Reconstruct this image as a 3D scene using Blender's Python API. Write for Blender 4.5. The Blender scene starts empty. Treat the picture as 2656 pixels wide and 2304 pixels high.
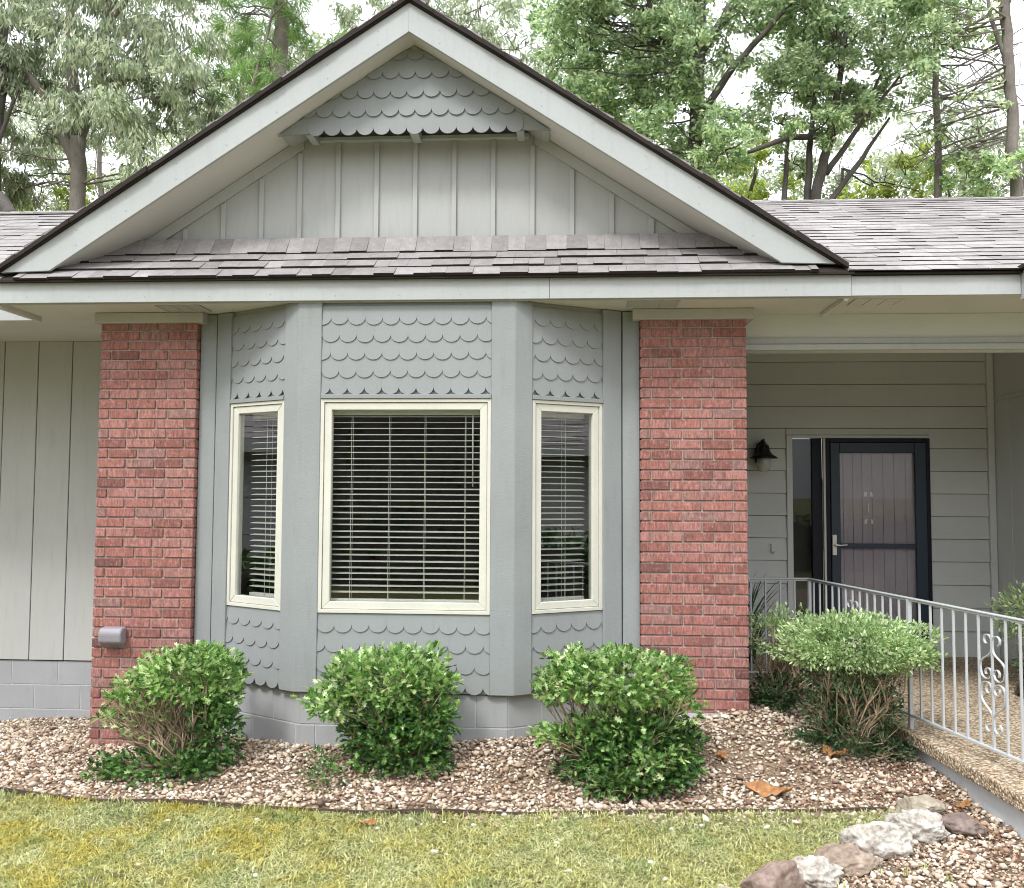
import bpy, math, random
import numpy as np
from mathutils import Vector, Matrix, noise as mnoise

R = math.radians
S = bpy.context.scene
COL = S.collection

# ------------------------------------------------------------------ camera
cam_d = bpy.data.cameras.new("camera")
cam_d.sensor_fit = 'HORIZONTAL'
cam_d.sensor_width = 36.0
cam_d.lens = 36.0 * 2378.7 / 2656.0
cam_d.clip_start = 0.05
cam_d.clip_end = 2000
cam = bpy.data.objects.new("camera", cam_d)
COL.objects.link(cam)
yaw, pitch, roll = -0.0640, 0.0550, 0.0051
fw = Vector((math.sin(yaw) * math.cos(pitch), math.cos(yaw) * math.cos(pitch), math.sin(pitch)))
rt = Vector((math.cos(yaw), -math.sin(yaw), 0))
up = rt.cross(fw)
c_, s_ = math.cos(roll), math.sin(roll)
r2, u2 = c_ * rt + s_ * up, -s_ * rt + c_ * up
m = Matrix((r2, u2, -fw)).transposed().to_4x4()
m.translation = Vector((1.0482, -5.7155, 1.397))
cam.matrix_world = m
S.camera = cam

# ------------------------------------------------------------------ sky and sun
SUN_EL, SUN_AZ = 52.0, -152.0       # azimuth measured clockwise from +Y: the sun stands behind the camera, to its left
w = bpy.data.worlds.new("World")
S.world = w
w.use_nodes = True
nt = w.node_tree
nt.nodes.clear()
sky = nt.nodes.new("ShaderNodeTexSky")
sky.sky_type = 'NISHITA'
sky.sun_disc = False
sky.sun_elevation = R(SUN_EL)
sky.sun_rotation = R(SUN_AZ)
sky.air_density = 1.0
sky.dust_density = 4.0
hsv = nt.nodes.new("ShaderNodeHueSaturation")
hsv.inputs['Saturation'].default_value = 0.12      # thin overcast: nearly white
bg = nt.nodes.new("ShaderNodeBackground")
bg.inputs['Strength'].default_value = 0.15
wo = nt.nodes.new("ShaderNodeOutputWorld")
nt.links.new(sky.outputs[0], hsv.inputs['Color'])
veil = nt.nodes.new("ShaderNodeMix")               # the even white cloud layer over the clear sky
veil.data_type = 'RGBA'
veil.inputs[0].default_value = 0.80
tcw = nt.nodes.new("ShaderNodeTexCoord")
sepw = nt.nodes.new("ShaderNodeSeparateXYZ")
nt.links.new(tcw.outputs['Generated'], sepw.inputs[0])
ovc = nt.nodes.new("ShaderNodeMix")                # overcast sky: about three times brighter overhead than at the horizon
ovc.data_type = 'RGBA'
ovc.inputs[6].default_value = (5.2, 5.4, 5.65, 1)
ovc.inputs[7].default_value = (15.2, 15.6, 16.2, 1)
nt.links.new(sepw.outputs['Z'], ovc.inputs[0])
nt.links.new(ovc.outputs[2], veil.inputs[7])
nt.links.new(hsv.outputs[0], veil.inputs[6])
nt.links.new(veil.outputs[2], bg.inputs['Color'])
nt.links.new(bg.outputs[0], wo.inputs['Surface'])

sun_d = bpy.data.lights.new("sun", 'SUN')
sun_d.energy = 1.5
sun_d.angle = R(12)
sun_d.color = (1.0, 0.985, 0.96)
sun = bpy.data.objects.new("sun", sun_d)
COL.objects.link(sun)
sdir = Vector((math.sin(R(SUN_AZ)) * math.cos(R(SUN_EL)), math.cos(R(SUN_AZ)) * math.cos(R(SUN_EL)), math.sin(R(SUN_EL))))
sun.rotation_euler = sdir.to_track_quat('Z', 'Y').to_euler()
sun.location = sdir * 40

S.view_settings.view_transform = 'Standard'
S.view_settings.look = 'None'
S.view_settings.gamma = 1.0
S.view_settings.exposure = 0.62
S.cycles.max_bounces = 8
S.cycles.transparent_max_bounces = 16
S.cycles.use_denoising = True
S.cycles.filter_width = 1.0

# ------------------------------------------------------------------ materials
def srgb(r, g, b):
    def f(v):
        v /= 255.0
        return v / 12.92 if v <= 0.04045 else ((v + 0.055) / 1.055) ** 2.4
    return (f(r), f(g), f(b), 1.0)

class NT:
    def __init__(self, name):
        self.m = bpy.data.materials.new(name)
        self.m.use_nodes = True
        self.t = self.m.node_tree
        self.t.nodes.clear()
        self.out = self.n("ShaderNodeOutputMaterial")
    def n(self, typ, **kw):
        nd = self.t.nodes.new(typ)
        for k, v in kw.items():
            setattr(nd, k, v)
        return nd
    def l(self, a, b):
        self.t.links.new(a, b)
    def coord(self, scale=(1, 1, 1), rot=(0, 0, 0)):
        tc = self.n("ShaderNodeTexCoord")
        mp = self.n("ShaderNodeMapping")
        mp.inputs['Scale'].default_value = scale
        mp.inputs['Rotation'].default_value = rot
        self.l(tc.outputs['Object'], mp.inputs['Vector'])
        return mp.outputs[0]
    def noise(self, vec, scale, detail=4, rough=.55, dist=0):
        nd = self.n("ShaderNodeTexNoise")
        nd.inputs['Scale'].default_value = scale
        nd.inputs['Detail'].default_value = detail
        nd.inputs['Roughness'].default_value = rough
        nd.inputs['Distortion'].default_value = dist
        self.l(vec, nd.inputs['Vector'])
        return nd.outputs[0]
    def ramp(self, fac, stops):
        nd = self.n("ShaderNodeValToRGB")
        e = nd.color_ramp.elements
        while len(e) < len(stops):
            e.new(0.5)
        for k, (p, c) in enumerate(stops):
            e[k].position = p
            e[k].color = c if len(c) == 4 else (*c, 1)
        self.l(fac, nd.inputs[0])
        return nd.outputs[0]
    def math(self, op, a, b=None):
        nd = self.n("ShaderNodeMath", operation=op)
        for k, v in ((0, a), (1, b)):
            if v is None:
                continue
            if isinstance(v, (int, float)):
                nd.inputs[k].default_value = v
            else:
                self.l(v, nd.inputs[k])
        return nd.outputs[0]
    def maprange(self, v, a, b, c, d):
        nd = self.n("ShaderNodeMapRange")
        for k, x in ((1, a), (2, b), (3, c), (4, d)):
            nd.inputs[k].default_value = x
        self.l(v, nd.inputs[0])
        return nd.outputs[0]
    def mix(self, fac, a, b, typ='MIX'):
        nd = self.n("ShaderNodeMix", data_type='RGBA', blend_type=typ)
        if isinstance(fac, (int, float)):
            nd.inputs[0].default_value = fac
        else:
            self.l(fac, nd.inputs[0])
        for k, v in ((6, a), (7, b)):
            if isinstance(v, tuple):
                nd.inputs[k].default_value = v if len(v) == 4 else (*v, 1)
            else:
                self.l(v, nd.inputs[k])
        return nd.outputs[2]
    def island(self):
        return self.n("ShaderNodeNewGeometry").outputs['Random Per Island']
    def scale_col(self, col, fac):
        """colour times a scalar output"""
        cmb = self.n("ShaderNodeCombineColor")
        for k in range(3):
            self.l(fac, cmb.inputs[k])
        return self.mix(1.0, col, cmb.outputs[0], 'MULTIPLY')
    def bump(self, h, strength, dist=.01):
        nd = self.n("ShaderNodeBump")
        nd.inputs['Strength'].default_value = strength
        nd.inputs['Distance'].default_value = dist
        self.l(h, nd.inputs['Height'])
        return nd.outputs[0]
    def principled(self, col, rough=.6, spec=.3, normal=None, metal=0.0):
        b = self.n("ShaderNodeBsdfPrincipled")
        if isinstance(col, tuple):
            b.inputs['Base Color'].default_value = col if len(col) == 4 else (*col, 1)
        else:
            self.l(col, b.inputs['Base Color'])
        if isinstance(rough, (int, float)):
            b.inputs['Roughness'].default_value = rough
        else:
            self.l(rough, b.inputs['Roughness'])
        b.inputs['Specular IOR Level'].default_value = spec
        b.inputs['Metallic'].default_value = metal
        if normal is not None:
            self.l(normal, b.inputs['Normal'])
        self.l(b.outputs[0], self.out.inputs[0])
        return b

def paint(name, col, rough=.6, var=.10, vs=2.5, grain=(1, 1, 1), gs=60, gstr=.25, gd=.003, island=0.0, dirt=0.0, spec=.25):
    k = NT(name)
    v = k.coord()
    n1 = k.noise(v, vs, 5)
    f = k.maprange(n1, .3, .7, 1 - var, 1 + var)
    vg = k.coord(scale=grain)
    n2 = k.noise(vg, gs, 3, .6)
    f = k.math('MULTIPLY', f, k.maprange(n2, .3, .7, 1 - var * .5, 1 + var * .5))
    if island:
        f = k.math('MULTIPLY', f, k.maprange(k.island(), 0, 1, 1 - island, 1 + island))
    c = k.scale_col(col, f) if not isinstance(col, tuple) else k.scale_col(k.mix(0.0, col, col), f)
    if dirt:
        n3 = k.noise(k.coord(scale=(6, 6, .8)), 3.0, 6, .65)
        c = k.mix(k.maprange(n3, .52, .75, 0, dirt), c, (.12, .11, .085, 1))
    k.principled(c, rough, spec, k.bump(n2, gstr, gd))
    return k.m

MAT = {}
MAT['trim'] = paint('painted_trim', (.455, .472, .475), .5, .05, 1.6, (1, 1, 1), 40, .12, .002, dirt=.13)
MAT['rake'] = paint('painted_rake', (.43, .447, .445), .5, .05, 1.6, (1, 1, 1), 40, .12, .002, dirt=.13)
MAT['soffit'] = paint('soffit_board', (.63, .615, .595), .7, .05, 1.2, (1, 1, 1), 60, .15, .002)
MAT['cap'] = paint('cap_board', (.47, .46, .445), .65, .06, 1.6, dirt=.12)
MAT['siding'] = paint('painted_siding', (.50, .505, .485), .6, .06, 1.0, (14, 14, .5), 22, .30, .003, dirt=.12)  # lightened in the colour to offset shade under the deep eave
MAT['batten'] = paint('board_batten', (.43, .435, .425), .6, .05, 1.0, (14, 14, .5), 22, .25, .003, dirt=.12)
MAT['lap'] = paint('lap_siding', (.62, .64, .635), .6, .06, 1.0, (.5, 14, 14), 22, .3, .003, island=.05)  # same house paint, lightened in the colour to offset porch shade
MAT['bay'] = paint('bay_paint', (.275, .29, .293), .6, .05, 1.4, (5, 5, 5), 14, .20, .003, island=.012, dirt=.10)
MAT['post'] = paint('rough_post', (.285, .302, .306), .65, .07, 1.4, (2.5, 2.5, 16), 14, .30, .004, dirt=.16)
MAT['block'] = paint('painted_block', (.38, .39, .40), .65, .06, 2.0, (1, 1, 1), 90, .35, .003, island=.03, dirt=.10)
MAT['mortar_grey'] = paint('block_joint', (.50, .51, .53), .7, .05)
MAT['cream'] = paint('cream_frame', (.62, .61, .54), .4, .05, 3, (1, 1, 1), 40, .05, .001, dirt=.05)
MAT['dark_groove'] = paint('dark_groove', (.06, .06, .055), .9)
MAT['mortar'] = paint('mortar', (.42, .35, .32), .9, .16, 8, (1, 1, 1), 160, .5, .003)
MAT['white_slab'] = paint('painted_concrete', (.58, .61, .64), .6, .06, 3, (1, 1, 1), 60, .2, .002, dirt=.2)
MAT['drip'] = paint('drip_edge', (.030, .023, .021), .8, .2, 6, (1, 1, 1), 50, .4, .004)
MAT['rail'] = paint('grey_iron_paint', (.48, .50, .52), .38, .06, 5, (1, 1, 1), 90, .1, .001, spec=.5)
MAT['storm'] = paint('slate_door_paint', (.024, .040, .064), .4, .08, 3, (1, 1, 1), 60, .05, .001, spec=.4)
MAT['stormdark'] = paint('dark_jamb_paint', (.009, .011, .022), .5, .08)
MAT['doorplank'] = paint('mauve_door_paint', (.47, .385, .455), .5, .10, 2.0, (14, 14, .6), 20, .3, .003, dirt=.15)
MAT['black'] = paint('black_metal', (.006, .006, .008), .45, .05, spec=.5)
MAT['brass'] = paint('pale_metal', (.85, .83, .78), .35, .05, spec=.6)
MAT['blind'] = paint('blind_slat', (.80, .79, .70), .5, .03)
MAT['interior'] = paint('interior_wall', (.045, .043, .04), .9, .05)  # near-black: the shade of unlit rooms put into the colour
MAT['plastic'] = paint('grey_plastic', (.27, .255, .285), .45, .05, 6, spec=.4)
MAT['edging'] = paint('rusty_edging', (.075, .055, .042), .8, .25, 8, (1, 1, 1), 60, .4, .004)
MAT['twig'] = paint('shrub_twig', (.36, .28, .19), .85, .25, 20, (1, 1, 1), 90, .5, .003, island=.3)
MAT['wallstucco'] = paint('neighbour_wall', (.50, .50, .50), .8, .05)
MAT['nailhead'] = paint('nail_head', (.33, .32, .30), .6, .2, 30)
MAT['hook'] = paint('dark_hook', (.04, .04, .04), .5)

def brick_mat():
    k = NT('brick')
    isl = k.island()
    base = k.ramp(isl, [(0, (.17, .085, .078)), (.06, (.26, .112, .096)), (.2, (.33, .138, .116)), (.5, (.385, .168, .145)), (.8, (.40, .192, .168)), (1, (.31, .175, .158))])
    st = k.noise(k.coord(scale=(30, 30, 6)), 3.2, 6, .7)
    f = k.maprange(st, .32, .68, .50, 1.40)
    c = k.scale_col(base, f)
    sp = k.noise(k.coord(), 60, 4, .7)
    c = k.mix(k.maprange(sp, .58, .74, 0, .55), c, (.12, .055, .045, 1))
    sp2 = k.noise(k.coord(), 34, 3, .7)
    c = k.mix(k.maprange(sp2, .54, .72, 0, .6), c, (.56, .33, .30, 1))
    stn = k.noise(k.coord(scale=(14, 14, 2.5)), 3.0, 5, .7)
    c = k.mix(k.maprange(stn, .50, .66, 0, .62), c, (.13, .068, .058, 1))
    h = k.noise(k.coord(scale=(50, 50, 12)), 3.0, 6, .7)
    k.principled(c, .85, .2, k.bump(h, .8, .006))
    return k.m
MAT['brick'] = brick_mat()

def shingle_mat():
    k = NT('asphalt_shingle')
    base = k.ramp(k.island(), [(0, (.215, .198, .194)), (.12, (.252, .235, .230)), (.5, (.275, .257, .252)), (.85, (.298, .279, .274)), (1, (.335, .315, .311))])
    g = k.noise(k.coord(), 320, 2, .8)
    c = k.scale_col(base, k.maprange(g, .3, .7, .68, 1.32))
    n = k.noise(k.coord(), 1.1, 4)
    c = k.scale_col(c, k.maprange(n, .3, .7, .86, 1.14))
    n5 = k.noise(k.coord(), 16, 5, .7)
    c = k.scale_col(c, k.maprange(n5, .3, .7, .84, 1.16))
    k.principled(c, .92, .15, k.bump(g, .5, .003))
    return k.m
MAT['shingle'] = shingle_mat()

def leaf_mat(name, stops, trans=.3, rough=.45, clump=.6, spec=.35):
    k = NT(name)
    base = k.ramp(k.island(), stops)
    n = k.noise(k.coord(), clump, 3)
    c = k.scale_col(base, k.maprange(n, .3, .7, .72, 1.28))
    b = k.principled(c, rough, spec)
    tr = k.n("ShaderNodeBsdfTranslucent")
    hs = k.n("ShaderNodeHueSaturation")
    hs.inputs['Hue'].default_value = .485
    hs.inputs['Value'].default_value = 1.5
    k.l(c, hs.inputs['Color'])
    k.l(hs.outputs[0], tr.inputs['Color'])
    mx = k.n("ShaderNodeMixShader")
    mx.inputs[0].default_value = trans
    k.l(b.outputs[0], mx.inputs[1])
    k.l(tr.outputs[0], mx.inputs[2])
    k.l(mx.outputs[0], k.out.inputs[0])
    return k.m
MAT['holly'] = leaf_mat('holly_leaf', [(0, (.022, .065, .020)), (.35, (.055, .145, .035)), (.7, (.11, .24, .055)), (.9, (.20, .36, .09)), (1, (.38, .52, .20))], .22, .36, 2.2, .5)  # on shrub feet this dark copy puts their shade into the colour
MAT['holly_tip'] = leaf_mat('holly_lit_leaf', [(0, (.045, .12, .03)), (.3, (.14, .29, .07)), (.65, (.32, .50, .15)), (1, (.66, .78, .44))], .30, .40, 7, .5)  # paler copy for shrub tops, overhead light put into the colour
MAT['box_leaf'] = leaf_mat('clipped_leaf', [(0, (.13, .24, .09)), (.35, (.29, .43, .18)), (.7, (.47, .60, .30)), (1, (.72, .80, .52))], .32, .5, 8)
MAT['box_dark'] = leaf_mat('shaded_leaf', [(0, (.025, .065, .024)), (.5, (.045, .10, .036)), (1, (.08, .15, .055))], .2, .5, 3)  # darker copy for lower leaves, shade put into the colour; also strap leaves
MAT['tree_pale'] = leaf_mat('willow_oak_leaf', [(0, (.16, .21, .145)), (.35, (.29, .355, .24)), (.7, (.43, .49, .335)), (1, (.62, .65, .46))], .45, .5, .35)
MAT['tree_green'] = leaf_mat('oak_leaf', [(0, (.12, .20, .11)), (.3, (.24, .35, .19)), (.65, (.41, .53, .30)), (1, (.68, .75, .46))], .5, .5, .4)
MAT['tree_yellow'] = leaf_mat('understory_leaf', [(0, (.17, .25, .06)), (.5, (.32, .43, .09)), (1, (.50, .58, .16))], .5, .5, .6)
MAT['pine'] = leaf_mat('pine_needle', [(0, (.11, .21, .07)), (.5, (.20, .36, .11)), (1, (.34, .52, .17))], .35, .5, .8)
MAT['hedge'] = leaf_mat('hedge_leaf', [(0, (.02, .05, .015)), (.5, (.04, .09, .025)), (1, (.08, .15, .04))], .3, .5, .6)
MAT['bark'] = paint('grey_bark', (.21, .185, .165), .95, .28, 3, (6, 6, 1), 9, .9, .02)
MAT['bark_dark'] = paint('dark_bark', (.11, .098, .09), .95, .28, 3, (6, 6, 1), 9, .9, .02)
MAT['bark_red'] = paint('reddish_pine_bark', (.25, .17, .135), .95, .28, 3, (6, 6, 1), 9, .9, .02)

def gravel_mat():
    k = NT('river_gravel')
    base = k.ramp(k.island(), [(0, (.12, .08, .06)), (.14, (.26, .175, .125)), (.36, (.42, .315, .23)), (.6, (.55, .445, .34)), (.82, (.66, .57, .455)), (.92, (.80, .76, .68)), (1, (.37, .215, .145))])
    n = k.noise(k.coord(), 55, 4, .7)
    c = k.scale_col(base, k.maprange(n, .3, .7, .8, 1.2))
    k.principled(c, .7, .3, k.bump(n, .3, .003))
    return k.m
MAT['gravel'] = gravel_mat()

def bed_mat():
    k = NT('gravel_bed_soil')
    n = k.noise(k.coord(), 60, 5, .7)
    c = k.ramp(n, [(.3, (.12, .085, .06)), (.55, (.28, .205, .145)), (.75, (.48, .37, .27))])
    k.principled(c, .95, .1, k.bump(n, .8, .02))
    return k.m
MAT['bed'] = bed_mat()

def ground_mat():
    k = NT('mossy_ground')
    n = k.noise(k.coord(), 1.7, 5, .6)
    n2 = k.noise(k.coord(), 40, 5, .7)
    c = k.ramp(n, [(.32, (.15, .16, .085)), (.46, (.20, .18, .075)), (.56, (.17, .17, .085)), (.68, (.22, .165, .06))])
    c = k.scale_col(c, k.maprange(n2, .3, .7, .6, 1.35))
    k.principled(c, .95, .1, k.bump(n2, .8, .02))
    return k.m
MAT['ground'] = ground_mat()

def grass_mat():
    k = NT('dry_grass')
    base = k.ramp(k.island(), [(0, (.19, .23, .075)), (.3, (.38, .42, .16)), (.65, (.58, .59, .29)), (1, (.80, .78, .50))])
    n = k.noise(k.coord(), 2.6, 8, .78)
    sx = k.n("ShaderNodeSeparateXYZ")          # the moss is thickest at the left of the lawn
    k.l(k.coord(), sx.inputs[0])
    c = k.mix(k.math('MULTIPLY', k.maprange(n, .44, .60, 0, .8), k.maprange(sx.outputs['X'], -1.0, 1.6, 1.0, .4)), base, k.ramp(k.island(), [(0, (.29, .23, .025)), (.5, (.50, .41, .045)), (1, (.68, .59, .13))]))
    n3 = k.noise(k.coord(), 3.4, 5, .65)
    c = k.mix(k.maprange(n3, .54, .66, 0, .6), c, k.ramp(k.island(), [(0, (.13, .20, .06)), (.5, (.26, .34, .12)), (1, (.42, .49, .23))]))
    n4 = k.noise(k.coord(), 28, 3, .7)
    c = k.scale_col(c, k.maprange(n4, .3, .7, .62, 1.28))
    b = k.principled(c, .7, .15)
    tr = k.n("ShaderNodeBsdfTranslucent")
    k.l(c, tr.inputs['Color'])
    mx = k.n("ShaderNodeMixShader")
    mx.inputs[0].default_value = .25
    k.l(b.outputs[0], mx.inputs[1]); k.l(tr.outputs[0], mx.inputs[2])
    k.l(mx.outputs[0], k.out.inputs[0])
    return k.m
MAT['grass'] = grass_mat()

def aggregate_mat():
    k = NT('exposed_aggregate')
    vo = k.n("ShaderNodeTexVoronoi")
    vo.inputs['Scale'].default_value = 62
    k.l(k.coord(), vo.inputs['Vector'])
    sep = k.n("ShaderNodeSeparateColor")
    k.l(vo.outputs['Color'], sep.inputs[0])
    c = k.ramp(sep.outputs[0], [(0, (.28, .18, .11)), (.3, (.47, .345, .225)), (.65, (.63, .50, .35)), (1, (.72, .64, .52))])
    gap = k.maprange(vo.outputs['Distance'], .35, .75, 1, .45)
    c = k.scale_col(c, gap)
    h = k.math('SUBTRACT', 1.0, vo.outputs['Distance'])
    k.principled(c, .75, .3, k.bump(h, .9, .012))
    return k.m
MAT['aggregate'] = aggregate_mat()

def rock_mat(name, stops, scale=6, bump=.8):
    k = NT(name)
    n = k.noise(k.coord(), scale, 8, .65)
    c = k.ramp(n, stops)
    h = k.noise(k.coord(), scale * 4, 8, .7)
    c = k.scale_col(c, k.maprange(h, .3, .7, .8, 1.2))
    k.principled(c, .9, .15, k.bump(h, bump, .012))
    return k.m
MAT['rock_white'] = rock_mat('white_limestone', [(.32, (.10, .09, .08)), (.41, (.36, .32, .28)), (.52, (.50, .47, .42)), (.75, (.64, .62, .58))], 10)
MAT['rock_brown'] = rock_mat('brown_sandstone', [(.3, (.20, .145, .12)), (.5, (.30, .225, .19)), (.7, (.38, .30, .26))], 8)
MAT['rock_tan'] = rock_mat('tan_fieldstone', [(.3, (.18, .135, .105)), (.5, (.31, .24, .19)), (.7, (.44, .36, .29))], 9)
MAT['rock_grey'] = rock_mat('grey_fieldstone', [(.3, (.24, .20, .15)), (.5, (.38, .33, .26)), (.72, (.50, .45, .37))], 5)
MAT['rock_dark'] = rock_mat('dark_fieldstone', [(.3, (.12, .088, .078)), (.5, (.20, .15, .132)), (.72, (.30, .245, .215))], 7)
MAT['pebble_white'] = paint('white_pebble', (.70, .68, .63), .6, .08, 20)
MAT['dry_leaf'] = rock_mat('dry_leaf', [(.3, (.24, .11, .045)), (.5, (.37, .19, .085)), (.72, (.46, .29, .15))], 12, .3)

MAT['litter'] = leaf_mat('leaf_litter', [(0, (.10, .045, .03)), (.5, (.20, .10, .06)), (1, (.34, .20, .12))], .1, .8, 3)

def glass_mat(name, refl):
    k = NT(name)
    tr = k.n("ShaderNodeBsdfTransparent")
    tr.inputs[0].default_value = (.93, .95, .945, 1)
    gl = k.n("ShaderNodeBsdfGlossy")
    gl.inputs['Roughness'].default_value = 0.0
    h = k.noise(k.coord(), 1.3, 0)
    bm = k.bump(h, .035, .01)
    k.l(bm, gl.inputs['Normal'])
    fr = k.n("ShaderNodeFresnel")
    fr.inputs['IOR'].default_value = 1.62
    geo = k.n("ShaderNodeNewGeometry")
    f = k.math('MULTIPLY', fr.outputs[0], refl)
    f = k.math('MINIMUM', f, 1.0)
    f = k.math('MULTIPLY', f, k.math('SUBTRACT', 1.0, geo.outputs['Backfacing']))
    mx = k.n("ShaderNodeMixShader")
    k.l(f, mx.inputs[0])
    k.l(tr.outputs[0], mx.inputs[1]); k.l(gl.outputs[0], mx.inputs[2])
    k.l(mx.outputs[0], k.out.inputs[0])
    return k.m
MAT['glass'] = glass_mat('window_glass', 3.2)
MAT['glass_door'] = glass_mat('door_glass', .95)
def frost_mat():
    k = NT('lantern_glass')
    tr = k.n("ShaderNodeBsdfTransparent")
    b = k.n("ShaderNodeBsdfPrincipled")
    b.inputs['Base Color'].default_value = (.62, .60, .52, 1)
    b.inputs['Roughness'].default_value = .15
    mx = k.n("ShaderNodeMixShader")
    mx.inputs[0].default_value = .55
    k.l(tr.outputs[0], mx.inputs[1]); k.l(b.outputs[0], mx.inputs[2])
    k.l(mx.outputs[0], k.out.inputs[0])
    return k.m
MAT['frost'] = frost_mat()

# ------------------------------------------------------------------ mesh helpers
class MB:
    def __init__(self):
        self.v, self.f = [], []
    def add(self, vs, fs):
        o = len(self.v)
        self.v += [tuple(p) for p in vs]
        self.f += [tuple(i + o for i in f) for f in fs]
        return self
    def box(self, x0, x1, y0, y1, z0, z1):
        return self.add([(x0, y0, z0), (x1, y0, z0), (x1, y1, z0), (x0, y1, z0), (x0, y0, z1), (x1, y0, z1), (x1, y1, z1), (x0, y1, z1)],
                        [(0, 3, 2, 1), (4, 5, 6, 7), (0, 1, 5, 4), (1, 2, 6, 5), (2, 3, 7, 6), (3, 0, 4, 7)])
    def hexa(self, b, t):
        """b, t: four bottom and four top corners in matching order"""
        return self.add(list(b) + list(t), [(0, 3, 2, 1), (4, 5, 6, 7), (0, 1, 5, 4), (1, 2, 6, 5), (2, 3, 7, 6), (3, 0, 4, 7)])
    def prism(self, poly, fn, w0, w1):
        """polygon of (a, b) extruded between w0 and w1; fn(a, b, w) -> xyz"""
        n = len(poly)
        vs = [fn(a, b, w0) for a, b in poly] + [fn(a, b, w1) for a, b in poly]
        fs = [tuple(range(n))[::-1], tuple(range(n, 2 * n))]
        fs += [(i, (i + 1) % n, n + (i + 1) % n, n + i) for i in range(n)]
        return self.add(vs, fs)
    def tube(self, pts, radii, n=6, caps=True):
        pts = [Vector(p) for p in pts]
        if not hasattr(radii, '__len__'):
            radii = [radii] * len(pts)
        rings = []
        ref = Vector((.31, .17, .93)).normalized()
        for i, p in enumerate(pts):
            a = pts[max(0, i - 1)]; b = pts[min(len(pts) - 1, i + 1)]
            t = (b - a)
            t = t.normalized() if t.length > 1e-9 else Vector((0, 0, 1))
            if abs(t.dot(ref)) > .97:
                ref = Vector((1, 0, 0))
            x = t.cross(ref).normalized(); y = t.cross(x).normalized()
            rings.append([p + (x * math.cos(2 * math.pi * k / n) + y * math.sin(2 * math.pi * k / n)) * radii[i] for k in range(n)])
        vs = [q for r in rings for q in r]
        fs = []
        for i in range(len(pts) - 1):
            for k in range(n):
                a = i * n + k; b = i * n + (k + 1) % n
                fs.append((a, b, b + n, a + n))
        if caps:
            fs.append(tuple(range(n)))
            fs.append(tuple(range((len(pts) - 1) * n, len(pts) * n))[::-1])
        return self.add(vs, fs)
    def lathe(self, prof, c, n=20):
        """profile of (r, z) turned about the vertical through c"""
        vs, fs = [], []
        for r, z in prof:
            vs += [(c[0] + r * math.cos(2 * math.pi * k / n), c[1] + r * math.sin(2 * math.pi * k / n), c[2] + z) for k in range(n)]
        for i in range(len(prof) - 1):
            for k in range(n):
                a = i * n + k; b = i * n + (k + 1) % n
                fs.append((a, b, b + n, a + n))
        return self.add(vs, fs)
    def obj(self, name, mat, parent=None, bevel=0.0, smooth=False, seg=1):
        me = bpy.data.meshes.new(name)
        me.from_pydata(self.v, [], self.f)
        me.materials.append(MAT[mat] if isinstance(mat, str) else mat)
        o = bpy.data.objects.new(name, me)
        COL.objects.link(o)
        if smooth:
            me.polygons.foreach_set('use_smooth', [True] * len(me.polygons))
        if bevel:
            md = o.modifiers.new('bevel', 'BEVEL')
            md.width = bevel; md.segments = seg; md.limit_method = 'ANGLE'
        if parent is not None:
            o.parent = parent
        import bmesh
        bm = bmesh.new(); bm.from_mesh(me)
        bmesh.ops.recalc_face_normals(bm, faces=bm.faces)
        bm.to_mesh(me); bm.free()
        return o

def np_obj(name, V, faces, nrep, mat, parent=None, smooth=False):
    """V (N, n, 3) copies of a shape whose faces index 0..n-1; mats by optional list"""
    N, n = V.shape[0], V.shape[1]
    me = bpy.data.meshes.new(name)
    me.vertices.add(N * n)
    me.vertices.foreach_set('co', V.reshape(-1).astype(np.float32))
    sizes = np.array([len(f) for f in faces])
    flat = np.concatenate([np.array(f) for f in faces])
    L = len(flat)
    loops = (flat[None, :] + (np.arange(N) * n)[:, None]).reshape(-1)
    me.loops.add(len(loops))
    me.loops.foreach_set('vertex_index', loops.astype(np.int32))
    st = np.concatenate([[0], np.cumsum(sizes)[:-1]])
    starts = (st[None, :] + (np.arange(N) * L)[:, None]).reshape(-1)
    me.polygons.add(len(starts))
    me.polygons.foreach_set('loop_start', starts.astype(np.int32))
    me.polygons.foreach_set('loop_total', np.tile(sizes, N).astype(np.int32))
    if smooth:
        me.polygons.foreach_set('use_smooth', np.ones(len(starts), dtype=bool))
    me.update(calc_edges=True)
    me.materials.append(MAT[mat])
    o = bpy.data.objects.new(name, me)
    COL.objects.link(o)
    if parent is not None:
        o.parent = parent
    return o

def tag(o, label, cat, group=None):
    o['label'] = label; o['category'] = cat
    if group:
        o['group'] = group
    return o
def empty(name, loc=(0, 0, 0)):
    o = bpy.data.objects.new(name, None)
    o.empty_display_size = .2
    o.location = loc
    COL.objects.link(o)
    return o
def attach(child, par):
    """parent while keeping world coordinates of the mesh"""
    child.parent = par
    child.matrix_parent_inverse = par.matrix_world.inverted() if False else Matrix.Translation(-Vector(par.location))
    return child
def structure(o):
    o['kind'] = 'structure'
    return o

def rand_frames(rng, N, normal, spread):
    """rotation matrices whose local z follows normal (N,3) with random spread and spin"""
    nz = normal + rng.normal(0, spread, (N, 3))
    nz /= np.linalg.norm(nz, axis=1)[:, None] + 1e-9
    a = rng.normal(0, 1, (N, 3))
    x = a - (a * nz).sum(1)[:, None] * nz
    x /= np.linalg.norm(x, axis=1)[:, None] + 1e-9
    y = np.cross(nz, x)
    return np.stack([x, y, nz], axis=2)
def place(base, P, M, s):
    return P[:, None, :] + np.einsum('nij,kj->nki', M, base) * np.asarray(s).reshape(-1, 1, 1)

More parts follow.
